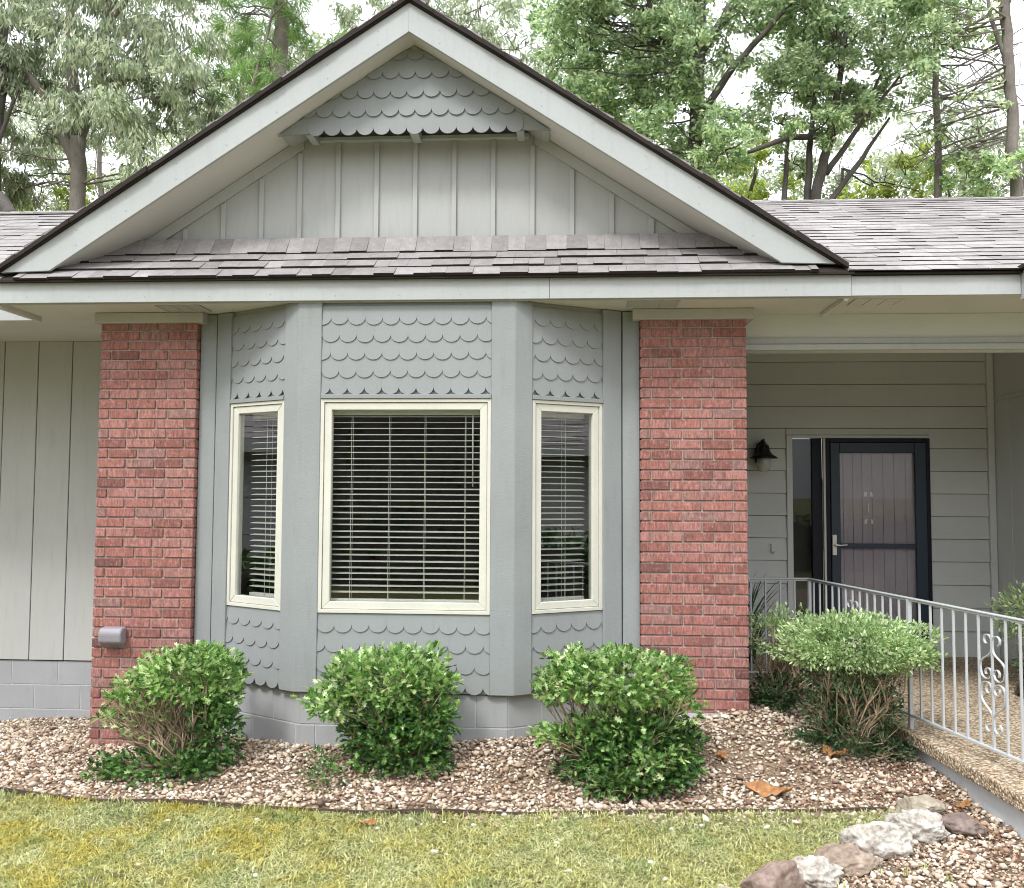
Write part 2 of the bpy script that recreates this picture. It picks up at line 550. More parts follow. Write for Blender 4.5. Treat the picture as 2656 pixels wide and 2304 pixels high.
# ------------------------------------------------------------------ ground
GP = [(2.2, .4, 0), (1.55, .35, -.03), (.7, .06, -.125), (0, .05, -.155), (-.67, .06, -.19), (-1.13, .2, -.22), (-2.15, .4, -.305), (-2.5, 1.2, -.42),
      (-2.9, 1.9, -.52), (-2.2, 1.9, -.50), (-4, 1.9, -.55), (-2.5, -.65, -.285), (-.66, -.80, -.285), (.7, -.82, -.28), (1.4, -.78, -.275), (2.2, -.70, -.265),
      (3.1, -.2, -.215), (3.18, -.7, -.268), (3.25, -1.2, -.305), (2.9, -1, -.265), (2.3, 1.0, -.03), (2.7, .3, -.11), (3.3, -2, -.33), (-4, 0, -.36),
      (2.6, -1.5, -.28), (0, -2, -.305), (1.5, -1.8, -.30), (-3, -2, -.31), (0, -1.2, -.302), (1.6, -1.1, -.30), (-1.6, -1.1, -.305), (0, -4, -.32), (4, -4, -.32), (-4, -4, -.33), (2.7, 1.3, -.12), (5, 0, -.2)]
GPa = np.array(GP)
def gz(x, y):
    x = np.asarray(x, float); y = np.asarray(y, float)
    d2 = (x[..., None] - GPa[:, 0]) ** 2 + (y[..., None] - GPa[:, 1]) ** 2 + .01
    wgt = d2 ** -1.6
    z = (wgt * GPa[:, 2]).sum(-1) / wgt.sum(-1)
    r = np.sqrt(x ** 2 + (y + 1) ** 2)
    t = np.clip((r - 6) / 4, 0, 1)
    return z * (1 - t) + (-.45) * t
def gzf(x, y):
    return float(gz(np.array([x]), np.array([y]))[0])
EDGE = np.array([(-5, -.35), (-2.9, -.58), (-2.139, -.671), (-1.372, -.775), (-.663, -.836), (.038, -.868), (.746, -.845), (1.435, -.79), (2.214, -.722), (2.85, -.70)])
def edge_y(x):
    return np.interp(x, EDGE[:, 0], EDGE[:, 1])
# row of stones: gravel to its right
def in_bed(x, y):
    """gravel: behind the edging, or right of the row of stones"""
    behind = y > edge_y(x) + .015
    t = (y + .72) / (-1.70 + .72)
    xs = 2.95 + t * (1.80 - 2.95)
    right = (y <= edge_y(x) + .02) & (x > xs)
    return (behind & (y < 2.2) & (x > -4.2)) | right

def axis(a, b, step, far):
    core = list(np.arange(a, b + 1e-6, step))
    out, d, v = [], step, b
    while v < far:
        d *= 1.5; v += d; out.append(v)
    lo, d, v = [], step, a
    while v > -far:
        d *= 1.5; v -= d; lo.append(v)
    return np.array(lo[::-1] + core + out)
gx, gy = axis(-5, 6, .08, 700), axis(-5.5, 3.2, .08, 700)
X, Y = np.meshgrid(gx, gy)
Z = gz(X, Y)
bed = in_bed(X, Y)
Z = Z - np.where(bed & (np.abs(X) < 6) & (np.abs(Y) < 6), .012, 0.0)
nx, ny = len(gx), len(gy)
mb = MB()
mb.v = [tuple(p) for p in np.stack([X, Y, Z], -1).reshape(-1, 3)]
mb.f = [(j * nx + i, j * nx + i + 1, (j + 1) * nx + i + 1, (j + 1) * nx + i) for j in range(ny - 1) for i in range(nx - 1)]
structure(mb.obj('ground', 'ground', smooth=True))
# soil sheet under the gravel
mb = MB()
st = .06
bx, by = np.arange(-5, 4.6, st), np.arange(-3.2, 2.2, st)
for x in bx:
    for y in by:
        if in_bed(np.array([x + st / 2]), np.array([y + st / 2]))[0]:
            zz = [gzf(a, b) - .004 for a, b in ((x, y), (x + st, y), (x + st, y + st), (x, y + st))]
            mb.add([(x, y, zz[0]), (x + st, y, zz[1]), (x + st, y + st, zz[2]), (x, y + st, zz[3])], [(0, 1, 2, 3)])
structure(mb.obj('gravel_bed', 'bed'))

# pebbles: nobody could count them
def ico(sub):
    import bmesh
    bm = bmesh.new()
    bmesh.ops.create_icosphere(bm, subdivisions=sub, radius=1)
    v = np.array([p.co[:] for p in bm.verts]); f = [tuple(q.index for q in fc.verts) for fc in bm.faces]
    bm.free()
    return v, f
rng = np.random.default_rng(7)
icoV, icoF = ico(1)
def gravel_points(N):
    out = []
    while len(out) < N:
        x = rng.uniform(-4.2, 4.4, N * 2); y = rng.uniform(-2.9, 2.0, N * 2)
        ok = in_bed(x, y) & (x < 3.35 + .25 * (y < -1.0) * 4)
        # keep what the camera can see, thinned outward
        ax = np.abs((x - 1.05) / (y + 5.7155) + .064)
        ok &= ax < .86
        out += list(zip(x[ok], y[ok]))
    x = rng.uniform(-.2, 2.7, 1500); y = edge_y(x) - rng.exponential(.045, 1500) - .01
    ok = x > rng.uniform(-.2, 2.4, 1500)
    return np.concatenate([np.array(out[:N]), np.stack([x[ok], y[ok]], 1)])
GPTS = gravel_points(90000)
N = len(GPTS)
varV = []
for k in range(10):
    v = icoV.copy()
    for j in range(7):
        d = rng.normal(0, 1, 3); d /= np.linalg.norm(d)
        cut = rng.uniform(.5, .8)
        p = v @ d
        v = v - np.outer(np.clip(p - cut, 0, None), d) * .9
    varV.append(v)
varV = np.array(varV)
size = np.clip(rng.lognormal(math.log(.0098), .42, N), .004, .030)
asp = np.stack([rng.uniform(.95, 1.45, N), rng.uniform(.7, 1.0, N), rng.uniform(.38, .7, N)], 1)
base = varV[rng.integers(0, 10, N)] * asp[:, None, :] * size[:, None, None]
M = rand_frames(rng, N, np.tile([0, 0, 1.0], (N, 1)), .32)
V = np.einsum('nij,nkj->nki', M, base)
V[:, :, 0] += GPTS[:, 0:1]; V[:, :, 1] += GPTS[:, 1:2]
V[:, :, 2] += (gz(GPTS[:, 0], GPTS[:, 1]) + size * rng.uniform(-.1, .75, N))[:, None]
g = np_obj('gravel', V, icoF, N, 'gravel', smooth=True)
g['kind'] = 'stuff'; g['label'] = 'tan and white river gravel covering the planting bed'; g['category'] = 'gravel'

# short mossy lawn
def lawn(N):
    x = rng.uniform(-3.2, 3.1, N); y = rng.uniform(-2.7, -.55, N)
    ok = (~in_bed(x, y + .02)) & (y < edge_y(x) - .012)
    ax = np.abs((x - 1.05) / (y + 5.7155) + .064)
    ok &= ax < .80
    return x[ok], y[ok]
x, y = lawn(265000)
bare = np.sin(x * 7.3 + 1.7 * np.sin(y * 5.1)) + np.sin(y * 9.7 + x * 3.3) + rng.normal(0, .45, len(x)) < -1.7   # thin spots
x, y = x[~bare], y[~bare]
n0 = len(x)
tx = np.concatenate([rng.uniform(-3, 2.9, 150), rng.uniform(-3, 2.7, 260)])
ty = np.concatenate([rng.uniform(-2.2, -.9, 150), edge_y(tx[150:]) - rng.exponential(.035, 260) - .012])
k_ = rng.integers(6, 18, len(tx))
x = np.concatenate([x, np.repeat(tx, k_) + rng.normal(0, .012, k_.sum())]); y = np.concatenate([y, np.repeat(ty, k_) + rng.normal(0, .012, k_.sum())])
N = len(x)
L = rng.uniform(.010, .028, N) * (1 + .5 * (rng.uniform(0, 1, N) > .94))
L[n0:] = rng.uniform(.025, .058, N - n0)
ang = rng.uniform(0, 2 * math.pi, N)
lean = rng.uniform(.4, 2.4, N)
lean[n0:] = rng.uniform(.1, .8, N - n0)
wd = rng.uniform(.0013, .0030, N)
dx, dy = np.cos(ang), np.sin(ang)
z = gz(x, y) - .002
P0 = np.stack([x - dy * wd, y + dx * wd, z], 1); P1 = np.stack([x + dy * wd, y - dx * wd, z], 1)
mx_, my_ = x + dx * L * lean * .45, y + dy * L * lean * .45
P2 = np.stack([mx_ + dy * wd * .8, my_ - dx * wd * .8, z + L * .6], 1); P3 = np.stack([mx_ - dy * wd * .8, my_ + dx * wd * .8, z + L * .6], 1)
P4 = np.stack([x + dx * L * lean * 1.2, y + dy * L * lean * 1.2, z + L * .75], 1)
V = np.stack([P0, P1, P2, P3, P4], 1)
g = np_obj('grass', V, [(0, 1, 2, 3), (3, 2, 4)], N, 'grass')
g['kind'] = 'stuff'; g['label'] = 'short yellowed mossy lawn in front of the bed'; g['category'] = 'grass'

# garden edging
mb = MB()
ex = np.arange(-4.5, 2.75, .15)
for a, b in zip(ex[:-1], ex[1:]):
    ya, yb = float(edge_y(a)), float(edge_y(b))
    za, zb = gzf(a, ya), gzf(b, yb)
    ja, jb = .006 * math.sin(a * 5), .006 * math.sin(b * 5)
    mb.hexa([(a, ya - .006, za - .08), (b, yb - .006, zb - .08), (b, yb + .006, zb - .08), (a, ya + .006, za - .08)],
            [(a, ya - .006, za + .026 + ja), (b, yb - .006, zb + .026 + jb), (b, yb + .006, zb + .026 + jb), (a, ya + .006, za + .026 + ja)])
tag(mb.obj('garden_edging', 'edging'), 'thin rusty metal edging strip between lawn and gravel bed', 'edging')

# ------------------------------------------------------------------ house
H = empty('house')
tag(H, 'grey single storey house with front gable, bay window and brick piers', 'house')
ZS = 2.635                      # soffit level

# --- brick piers
def pier(x0, x1, z0, nrow, phase, side_l, side_r, zt):
    mb = MB()
    mb.box(x0 + .010, x1 - .010, .3965, .60, z0 - .10, zt)
    core = mb.obj('brick_pier', 'mortar', H)
    br = MB()
    ch, bh, pit, j = .0677, .0577, .2032, .010
    rr = random.Random(int(x0 * 100))
    for r in range(nrow):
        zb = zt - (r + 1) * ch + j * .5
        off = (0.0 if (r + phase) % 2 == 0 else -.125)
        a = x0 + off
        while a < x1 - .02:
            b = a + pit - j
            aa, bb = max(a, x0), min(b, x1)
            if bb - aa > .03:
                if x1 - bb < .035:
                    bb = x1
                dy = rr.uniform(-.002, .002); dz = rr.uniform(-.0012, .0012)
                br.box(aa, bb, .385 + dy, .46, zb + dz, zb + bh + dz)
            a += pit
        # return faces
        for s, xs in ((-1, x0), (1, x1)):
            yy = .465 if (r + phase) % 2 else .47
            br.box(min(xs, xs - s * .05), max(xs, xs - s * .05), yy + .005, .60, zb, zb + bh)
    b = br.obj('bricks', 'brick', core, bevel=.0035)
    return core
PL = pier(-2.196, -1.512, -.34, 43, 0, 0, 1, 2.579)
PR = pier(1.508, 2.205, -.06, 39, 0, 1, 0, 2.579)
for x0, x1 in ((-2.225, -1.463), (1.458, 2.255)):
    MB().box(x0, x1, .352, .62, 2.562, 2.632).obj('pier_cap', 'cap', H, bevel=.003)
# concrete footing under the right pier
MB().box(1.60, 2.27, .30, .60, -.10, -.012).obj('footing', 'block', H, bevel=.01)

# --- local frames on walls
class Frame:
    def __init__(s, o, u, n):
        s.o, s.u, s.n = Vector(o), Vector(u).normalized(), Vector(n).normalized()
    def __call__(s, a, z, w):
        p = s.o + s.u * a + s.n * w
        return (p.x, p.y, z)
FC = Frame((0, .055, 0), (1, 0, 0), (0, -1, 0))
wx, wy = .693, .402
LA = math.hypot(wx, wy)
FR_ = Frame((.697, .031, 0), (wx, wy, 0), (wy, -wx, 0))
FL_ = Frame((-.697, .031, 0), (-wx, wy, 0), (-wy, -wx, 0))
FR_.o -= FR_.n * .024; FL_.o -= FL_.n * .024

def fbox(mb, F, a0, a1, z0, z1, w0, w1):
    return mb.prism([(a0, z0), (a1, z0), (a1, z1), (a0, z1)], F, w0, w1)

def scallops(F, u0, u1, zbot, ztop, rows, phase, pitch=.1113, cut=None, arc=.048):
    """rows of fish-scale shingles; rows = bottom heights from the lowest up"""
    mb = MB()
    rr = random.Random(int(u0 * 991 + zbot * 77))
    k = len(rows)
    for r, zb in enumerate(rows):
        up_ = rows[r + 1] if r + 1 < k else ztop
        zt = min(up_ + .055, ztop)
        off = phase + (pitch / 2 if r % 2 else 0)
        n0 = int(math.floor((u0 - off) / pitch)) - 1
        for q in range(n0, n0 + int((u1 - u0) / pitch) + 4):
            a0 = off + q * pitch; a1 = a0 + pitch - .0002
            if a1 < u0 + .004 or a0 > u1 - .004:
                continue
            c, h = (a0 + a1) / 2, (a1 - a0) / 2
            dz = rr.uniform(-.0028, .0028)
            arcp = [(c + h * math.cos(t), zb + dz + arc - arc * math.sin(t)) for t in np.linspace(0, math.pi, 13)]
            poly = [(a1, zt)] + [(min(max(p, u0), u1), z_) for p, z_ in arcp] + [(a0, zt)]
            poly = [(min(max(p, u0), u1), max(z_, zbot)) for p, z_ in poly]
            wb = .0145
            span = zt - zb
            def fn(a, z_, w, zt=zt, span=span, wb=wb):
                lift = .003 + (zt - z_) / span * (wb - .004)
                return F(a, z_, lift + w)
            mb.prism(poly, fn, 0.0, .0055)
    return mb

def window(F, u0, u1, z0, z1, nm_parent):
    f = MB()
    def ring(mb, a0, a1, b0, b1, t, w0, w1):
        q = [(a0, b0), (a1, b0), (a1, b1), (a0, b1)]
        i = [(a0 + t, b0 + t), (a1 - t, b0 + t), (a1 - t, b1 - t), (a0 + t, b1 - t)]
        for k in range(4):
            n = (k + 1) % 4
            mb.prism([q[k], q[n], i[n], i[k]], F, w0, w1)
    ring(f, u0, u1, z0, z1, .022, -.05, .020)
    fr = f.obj('window', 'cream', H, bevel=.0015)
    s = MB()
    ring(s, u0 + .024, u1 - .024, z0 + .024, z1 - .024, .046, -.045, .011)
    s.obj('sash', 'cream', fr, bevel=.003)
    g = MB()
    fbox(g, F, u0 + .066, u1 - .066, z0 + .066, z1 - .066, -.012, -.008)
    g.obj('pane', 'glass', fr)
    return fr

bay_back = MB()
# sheathing around the windows (leaves the openings clear)
ZB, ZT_ = .149, 2.632
W0, W1 = .646, 2.003
for F, a0, a1 in ((FC, -.66, .66), (FR_, .03, LA), (FL_, .03, LA)):
    fbox(bay_back, F, a0, a1, ZB + .002, W0 + .01, -.06, 0)
    fbox(bay_back, F, a0, a1, W1 - .01, ZT_, -.06, 0)
ta, tb = .158 * LA, .8165 * LA
for F in (FR_, FL_):
    fbox(bay_back, F, tb - .01, LA - .002, W0 + .012, W1 - .012, -.06, -.002)
BAY = bay_back.obj('bay_wall', 'bay', H)
# corner posts
for sx in (1, -1):
    F = FR_ if sx > 0 else FL_
    pa = F(ta, 0, .024); pb = F(ta, 0, -.03)
    poly = [(.547 * sx, .031), (.697 * sx, .031), (pa[0], pa[1]), (pb[0], pb[1]), (.64 * sx, .12), (.547 * sx, .10)]
    p = MB().prism(poly, lambda a, b, w: (a, b, w), ZB, ZT_ - .002)
    p.obj('corner_post', 'post', BAY, bevel=.004)
    # outer board
    mb = MB()
    fbox(mb, F, tb, LA - .006, ZB + .02, ZT_ - .002, .001, .030)
    mb.obj('edge_board', 'post', BAY, bevel=.003)
# scale panels above and below the windows
up_rows = [2.028, 2.138, 2.253, 2.366, 2.4796]
lo_rows = [.150, .274, .402, .525]
for F, a0, a1, ph in ((FC, -.547, .547, -.045), (FR_, ta, tb, ta + .02), (FL_, ta, tb, ta + .02)):
    scallops(F, a0 + .001, a1 - .001, 2.031, ZT_ - .03, up_rows, ph).obj('scale_panel', 'bay', BAY)
    scallops(F, a0 + .001, a1 - .001, ZB, W0 - .002, lo_rows, ph - .005, pitch=.1113).obj('scale_panel', 'bay', BAY)
    mb = MB()
    fbox(mb, F, a0 + .001, a1 - .001, 2.003, 2.030, -.001, .030)
    mb.obj('head_trim', 'bay', BAY, bevel=.002)
WC = window(FC, -.546, .546, W0, W1 - .001, H)
WR = window(FR_, ta + .002, tb - .002, W0, W1 - .001, H)
WL = window(FL_, ta + .002, tb - .002, W0, W1 - .001, H)
for o, l in ((WC, 'wide middle window of the bay'), (WR, 'narrow right window of the bay'), (WL, 'narrow left window of the bay')):
    o['label'] = l
# flat wall between bay and piers
for sx in (-1, 1):
    mb = MB()
    a, b = 1.393, 1.507
    mb.box(min(a * sx, b * sx), max(a * sx, b * sx), .433, .47, -.05 if sx > 0 else -.1, ZT_ - .002)
    mb.obj('side_board', 'post', H, bevel=.003)

# --- block foundation
def blocks(F, u0, u1, zt, rows, off0=0.0, bw=.4064, bh=.2032):
    mb = MB(); bk = MB()
    fbox(bk, F, u0, u1, zt - rows * bh, zt - .004, -.10, -.0035)
    for r in range(rows):
        z1 = zt - r * bh - .003; z0 = zt - (r + 1) * bh + .003
        a = u0 - (bw / 2 if r % 2 else 0) - off0
        while a < u1:
            aa, bb = max(a + .003, u0), min(a + bw - .003, u1)
            if bb - aa > .02:
                fbox(mb, F, aa, bb, z0, z1, -.03, 0)
            a += bw
    o = bk.obj('foundation', 'mortar_grey', H)
    mb.obj('blocks', 'block', o, bevel=.003)
    return o
zf = ZB - .004
blocks(Frame((0, .068, 0), (1, 0, 0), (0, -1, 0)), -.660, .660, zf, 3, .1)
for s, F0 in ((1, FR_), (-1, FL_)):
    o = F0.o - F0.n * .018
    blocks(Frame((s * .662, .070, 0), (s * wx, wy, 0), F0.n), 0.0, .83, zf, 3, .17)

# --- left recessed wall with vertical siding
mb = MB()
x = -2.19
LY = 1.9
gx0 = -2.335
edges = [-2.19, gx0]
while edges[-1] > -8:
    edges.append(edges[-1] - .3048)
for a, b in zip(edges[:-1], edges[1:]):
    mb.box(b + .004, a - .004, LY, LY + .03, -.028, 2.70)
mb.obj('siding_wall', 'siding', H, bevel=.003)
MB().box(-8, -2.19, LY + .012, LY + .12, -.028, 2.72).obj('wall_core', 'dark_groove', H)
blocks(Frame((-2.19, LY + .015, 0), (-1, 0, 0), (0, -1, 0)), 0, 6, -.034, 3, .11)
MB().box(-2.19, -2.10, .605, LY, -.5, 2.62).obj('return_wall', 'siding', H)

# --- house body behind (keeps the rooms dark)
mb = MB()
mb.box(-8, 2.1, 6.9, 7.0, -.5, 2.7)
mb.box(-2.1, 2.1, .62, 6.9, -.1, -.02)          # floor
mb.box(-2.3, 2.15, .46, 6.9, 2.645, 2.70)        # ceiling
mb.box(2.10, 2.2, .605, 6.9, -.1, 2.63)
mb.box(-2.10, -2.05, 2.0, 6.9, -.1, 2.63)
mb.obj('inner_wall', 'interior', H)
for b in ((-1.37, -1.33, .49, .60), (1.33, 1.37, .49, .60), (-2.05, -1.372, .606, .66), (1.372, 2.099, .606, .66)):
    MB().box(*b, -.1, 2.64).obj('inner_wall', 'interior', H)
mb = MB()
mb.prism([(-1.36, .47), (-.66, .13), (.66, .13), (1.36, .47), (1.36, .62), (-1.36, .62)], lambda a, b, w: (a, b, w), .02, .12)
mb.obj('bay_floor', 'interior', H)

# --- soffits, fascias
mb = MB()
mb.box(-2.69, 2.77, .024, .62, ZS, ZS + .02)
mb.obj('soffit', 'soffit', H)
def vent(x0, x1, y0, y1, z, mat='rake'):
    mb = MB()
    mb.box(x0, x1, y0, y1, z - .004, z - .001)
    n = 3
    for k in range(n + 1):
        xx = x0 + (x1 - x0) * k / n
        mb.box(xx - .006, xx + .006, y0, y1, z - .008, z - .0045)
    mb.obj('soffit_vent', mat, H)
vent(1.42, 1.735, .08, .31, ZS); vent(-1.69, -1.40, .12, .33, ZS)
mb = MB()
mb.box(-2.69, 2.775, 0, .022, 2.629, 2.780)
mb.box(-2.69, 2.775, .0225, .04, 2.622, 2.634)
mb.obj('fascia', 'rake', H, bevel=.002)
# end boards of the soffit
MB().box(-2.712, -2.692, .01, .50, 2.598, 2.76).obj('end_board', 'soffit', H, bevel=.002)
MB().box(2.735, 2.765, .03, .56, 2.607, 2.634).obj('end_board', 'soffit', H, bevel=.002)
# left wing eave
MB().box(-8, -2.715, .50, .52, 2.612, 2.79).obj('fascia', 'trim', H, bevel=.002)
mb = MB(); mb.hexa([(-8, .521, 2.66), (-2.2, .621, 2.66), (-2.2, LY, 2.70), (-8, LY, 2.70)], [(-8, .521, 2.69), (-2.2, .621, 2.69), (-2.2, LY, 2.73), (-8, LY, 2.73)])
mb.obj('soffit', 'soffit', H)
# right wing eave over the porch
MB().box(2.777, 3.79, .006, .026, 2.632, 2.756).obj('fascia', 'trim', H, bevel=.002)
MB().box(2.777, 8, .027, .62, 2.637, 2.655).obj('soffit', 'soffit', H)
vent(2.84, 3.13, .11, .30, 2.637, 'soffit')
MB().box(3.792, 8, -.10, .026, 2.600, 2.775).obj('fascia', 'trim', H, bevel=.002)
MB().box(3.76, 8, -.14, -.02, 2.778, 2.80).obj('drip_edge', 'drip', H)
# porch beam and ceiling
MB().box(2.207, 8, .605, .76, 2.39, 2.636).obj('porch_beam', 'lap', H, bevel=.002)
mb = MB(); mb.box(2.207, 8, .585, .604, 2.428, 2.472); mb.box(2.207, 8, .570, .604, 2.386, 2.426)
mb.obj('beam_trim', 'trim', H, bevel=.004)
MB().box(2.2, 8, .76, 2.95, 2.80, 2.84).obj('porch_ceiling', 'soffit', H)
MB().box(2.207, 8, .765, .78, 2.64, 2.80).obj('beam_back', 'soffit', H)

# --- porch back wall with lap boards
PY = 2.92
zl = [-.05, .178, .386, .594, .804, 1.009, 1.214, 1.42, 1.627, 1.834, 2.020, 2.222, 2.428, 2.637, 2.83]
DX0, DX1, DZ1 = 3.035, 4.322, 1.957
mb = MB()
for k, (z0, z1) in enumerate(zip(zl[:-1], zl[1:])):
    spans = [(2.2, DX0, z0, z1), (DX1, 4.839, z0, z1)] if z1 <= DZ1 else ([(2.2, 4.839, z0, z1)] if z0 >= DZ1 else [(2.2, DX0, z0, z1), (DX1, 4.839, z0, z1), (DX0 + .001, DX1 - .001, DZ1 + .001, z1)])
    for a, b, c, d in spans:
        mb.hexa([(a, PY - .030, c + .004), (b, PY - .030, c + .004), (b, PY + .02, c + .004), (a, PY + .02, c + .004)],
                [(a, PY - .010, d), (b, PY - .010, d), (b, PY + .02, d), (a, PY + .02, d)])
mb.obj('lap_siding', 'lap', H, bevel=.0015)
mb = MB(); mb.box(2.2, DX0, PY + .021, PY + .1, -.05, 2.83); mb.box(DX1, 4.9, PY + .021, PY + .1, -.05, 2.83); mb.box(DX0, DX1, PY + .021, PY + .1, DZ1, 2.83)
mb.obj('wall_core', 'dark_groove', H)
MB().box(4.841, 4.900, PY - .045, PY + .02, -.05, 2.80).obj('corner_board', 'lap', H, bevel=.003)
# porch side wall
SX = 4.907
mb = MB()
mb.box(SX, SX + .05, .8, 2.90, 2.302, 2.80)
mb.box(SX - .012, SX + .05, .8, 2.90, 2.27, 2.300)
for k in range(7):
    a = 2.90 - k * .3048
    mb.box(SX, SX + .05, max(a - .3048 + .006, .8), a, -.05, 2.268)
mb.obj('side_wall', 'lap', H, bevel=.002)
MB().box(SX + .052, SX + .12, .8, 3, -.05, 2.8).obj('wall_core', 'dark_groove', H)

# --- entrance: sidelight, storm door, plank door
mb = MB()
mb.box(3.035, 3.089, PY - .04, PY + .05, -.05, 1.957)
mb.box(3.090, 4.322, PY - .04, PY + .05, 1.930, 1.957)
DF = mb.obj('door_frame', 'lap', H, bevel=.003)
mb = MB()
mb.box(3.091, 3.38, PY + .085, PY + .10, -.05, 1.93)
mb.obj('sidelight_back', 'interior', DF)
mb = MB()
mb.box(3.268, 3.362, PY - .012, PY + .06, -.05, 1.929)
mb.box(3.384, 3.424, PY - .05, PY + .05, -.05, 1.9285)
mb.box(4.284, 4.320, PY - .05, PY + .05, -.05, 1.9285)
mb.box(3.425, 4.283, PY - .05, PY + .05, 1.890, 1.9285)
mb.obj('jamb', 'stormdark', DF, bevel=.003)
MB().box(3.363, 3.383, PY - .055, PY - .01, -.05, 1.929).obj('mullion', 'lap', DF, bevel=.002)
SL = MB().box(3.092, 3.267, PY + .005, PY + .010, .05, 1.925).obj('sidelight', 'glass_door', H)
mb = MB()
y0, y1 = PY - .060, PY - .030
mb.box(3.427, 3.510, y0, y1, -.03, 1.888); mb.box(4.180, 4.281, y0, y1, -.03, 1.888)
mb.box(3.5105, 4.1795, y0, y1, 1.793, 1.888); mb.box(3.5105, 4.1795, y0, y1, .927, .967); mb.box(3.5105, 4.1795, y0, y1, -.03, .16)
SD = mb.obj('storm_door', 'storm', H, bevel=.004)
mb = MB(); mb.box(3.512, 4.178, y0 + .012, y0 + .016, .97, 1.79); mb.obj('pane', 'glass_door', SD)
mb = MB(); mb.box(3.512, 4.178, y0 + .012, y0 + .016, .163, .924); mb.obj('pane', 'glass_door', SD)
mb = MB()
mb.box(3.432, 3.470, y0 - .012, y0 - .0005, .860, 1.045)
mb.tube([(3.451, y0 - .012, .955), (3.451, y0 - .045, .955), (3.49, y0 - .05, .950), (3.555, y0 - .045, .957)], [.009, .009, .007, .005], 8)
mb.obj('handle', 'brass', SD, bevel=.003)
mb = MB()
px = [3.427, 3.55, 3.637, 3.72, 3.811, 3.909, 4.008, 4.113, 4.283]
for a, b in zip(px[:-1], px[1:]):
    mb.box(a + .003, b - .003, PY - .005, PY + .03, -.04, 1.888)
mb.box(3.427, 4.283, PY + .003, PY + .035, -.04, 1.888)
ED = mb.obj('plank_door', 'doorplank', H, bevel=.002)
# knocker: four corner tabs and a bar
for sx in (-1, 1):
    for zc, s in ((1.415, 1), (1.165, -1)):
        xc = 3.775 + sx * .028
        mb = MB()
        mb.prism([(xc - .012, zc - .022), (xc + .012 , zc - .022), (xc + .012 - .006 * sx, zc + .022), (xc - .012, zc + .022)], lambda a, b, w: (a, w, b), PY - .016, PY - .006)
        mb.obj('knocker', 'brass', ED, bevel=.002)
mb = MB()
mb.prism([(3.764, 1.24), (3.776, 1.24), (3.778, 1.34), (3.768, 1.34)], lambda a, b, w: (a, w, b), PY - .02, PY - .006)
mb.obj('knocker', 'brass', ED, bevel=.002)

# --- gable: wall, scale hood, rakes, roof
SLP = .65
GY = .433
def zr(x, z0):
    return z0 - SLP * abs(x)
mb = MB()
mb.prism([(-2.2, 2.9), (2.2, 2.9), (2.2, zr(2.2, 4.45)), (0, 4.45), (-2.2, zr(2.2, 4.45))], lambda a, b, w: (a, w, b), GY, GY + .05)
# battens
for k in range(-6, 7):
    xb = k * .2685 - .02
    zt = min(zr(abs(xb) + .017, 4.30), 3.823)
    if zt > 3.16:
        mb.prism([(xb - .0165, 3.10), (xb + .0165, 3.10), (xb + .0165, zt), (xb - .0165, zt)], lambda a, b, w: (a, w, b), GY - .018, GY - .0005)
mb.obj('gable_wall', 'batten', H, bevel=.002)
# frieze boards along the slope
for s in (-1, 1):
    mb = MB()
    mb.prism([(s * .80, zr(.80, 4.392)), (s * 2.0, zr(2.0, 4.392)), (s * 2.0, zr(2.0, 4.305)), (s * .80, zr(.80, 4.305))], lambda a, b, w: (a, w, b), GY - .020, GY - .0008)
    mb.obj('frieze_board', 'batten', H, bevel=.002)
# ledge under the hood
mb = MB()
mb.box(-.73, .76, GY - .045, GY - .001, 3.824, 3.852)
mb.obj('hood_ledge', 'trim', H, bevel=.002)
# scale hood
HY = .20
hood = MB()
hood.prism([(-.90, 3.80), (-.86, 3.80), (0, 4.36), (.86, 3.80), (.90, 3.80), (0, 4.392)], lambda a, b, w: (a, w, b), HY + .012, GY - .002)
hood.prism([(-.88, 3.86), (.88, 3.86), (0, 4.385)], lambda a, b, w: (a, w, b), HY + .010, HY + .022)
HD = hood.obj('gable_hood', 'batten', H)
FH = Frame((0, HY + .010, 0), (1, 0, 0), (0, -1, 0))
rows = [3.780, 3.9055, 4.031, 4.1605, 4.285]
mb = MB()
for r, zb in enumerate(rows):
    ztop = rows[r + 1] + .05 if r + 1 < len(rows) else 4.39
    off = .012 + (.0555 if r % 2 else 0)
    for q in range(-12, 13):
        c = off + q * .111; h = .0554
        if zr(abs(c), 4.392) < zb - .01:
            continue
        if r == 0 and abs(c) > .70:
            continue
        arcp = [(c + h * math.cos(t), zb + .05 - .05 * math.sin(t)) for t in np.linspace(0, math.pi, 13)]
        poly = [(c + h, ztop)] + arcp + [(c - h, ztop)]
        poly = [(a, min(z_, zr(a, 4.391))) for a, z_ in poly]
        if max(p[1] for p in poly) - zb < .01:
            continue
        def fn(a, z_, w, zb=zb, ztop=ztop):
            return FH(a, z_, .002 + max(0, ztop - z_) / max(.02, ztop - zb) * .015 + w)
        mb.prism(poly, fn, 0, .0065)
mb.obj('scales', 'bay', HD)
for s in (-1, 1):     # plain triangles at the ends of the hood
    mb = MB()
    mb.prism([(s * .915, 3.788), (s * .70, 3.80), (s * .70, zr(.70, 4.391))], lambda a, b, w: (a, w, b), HY - .004, HY + .009)
    mb.obj('hood_end', 'bay', HD)
for a, b in ((-.03, .028), (.685, .735), (-.735, -.685)):
    MB().box(a, b, HY + .03, GY - .03, 3.80, 3.86).obj('bracket', 'trim', HD, bevel=.003)
MB().box(-.72, .72, HY + .06, GY - .047, 3.862, 3.868).obj('hood_underside', 'dark_groove', HD)

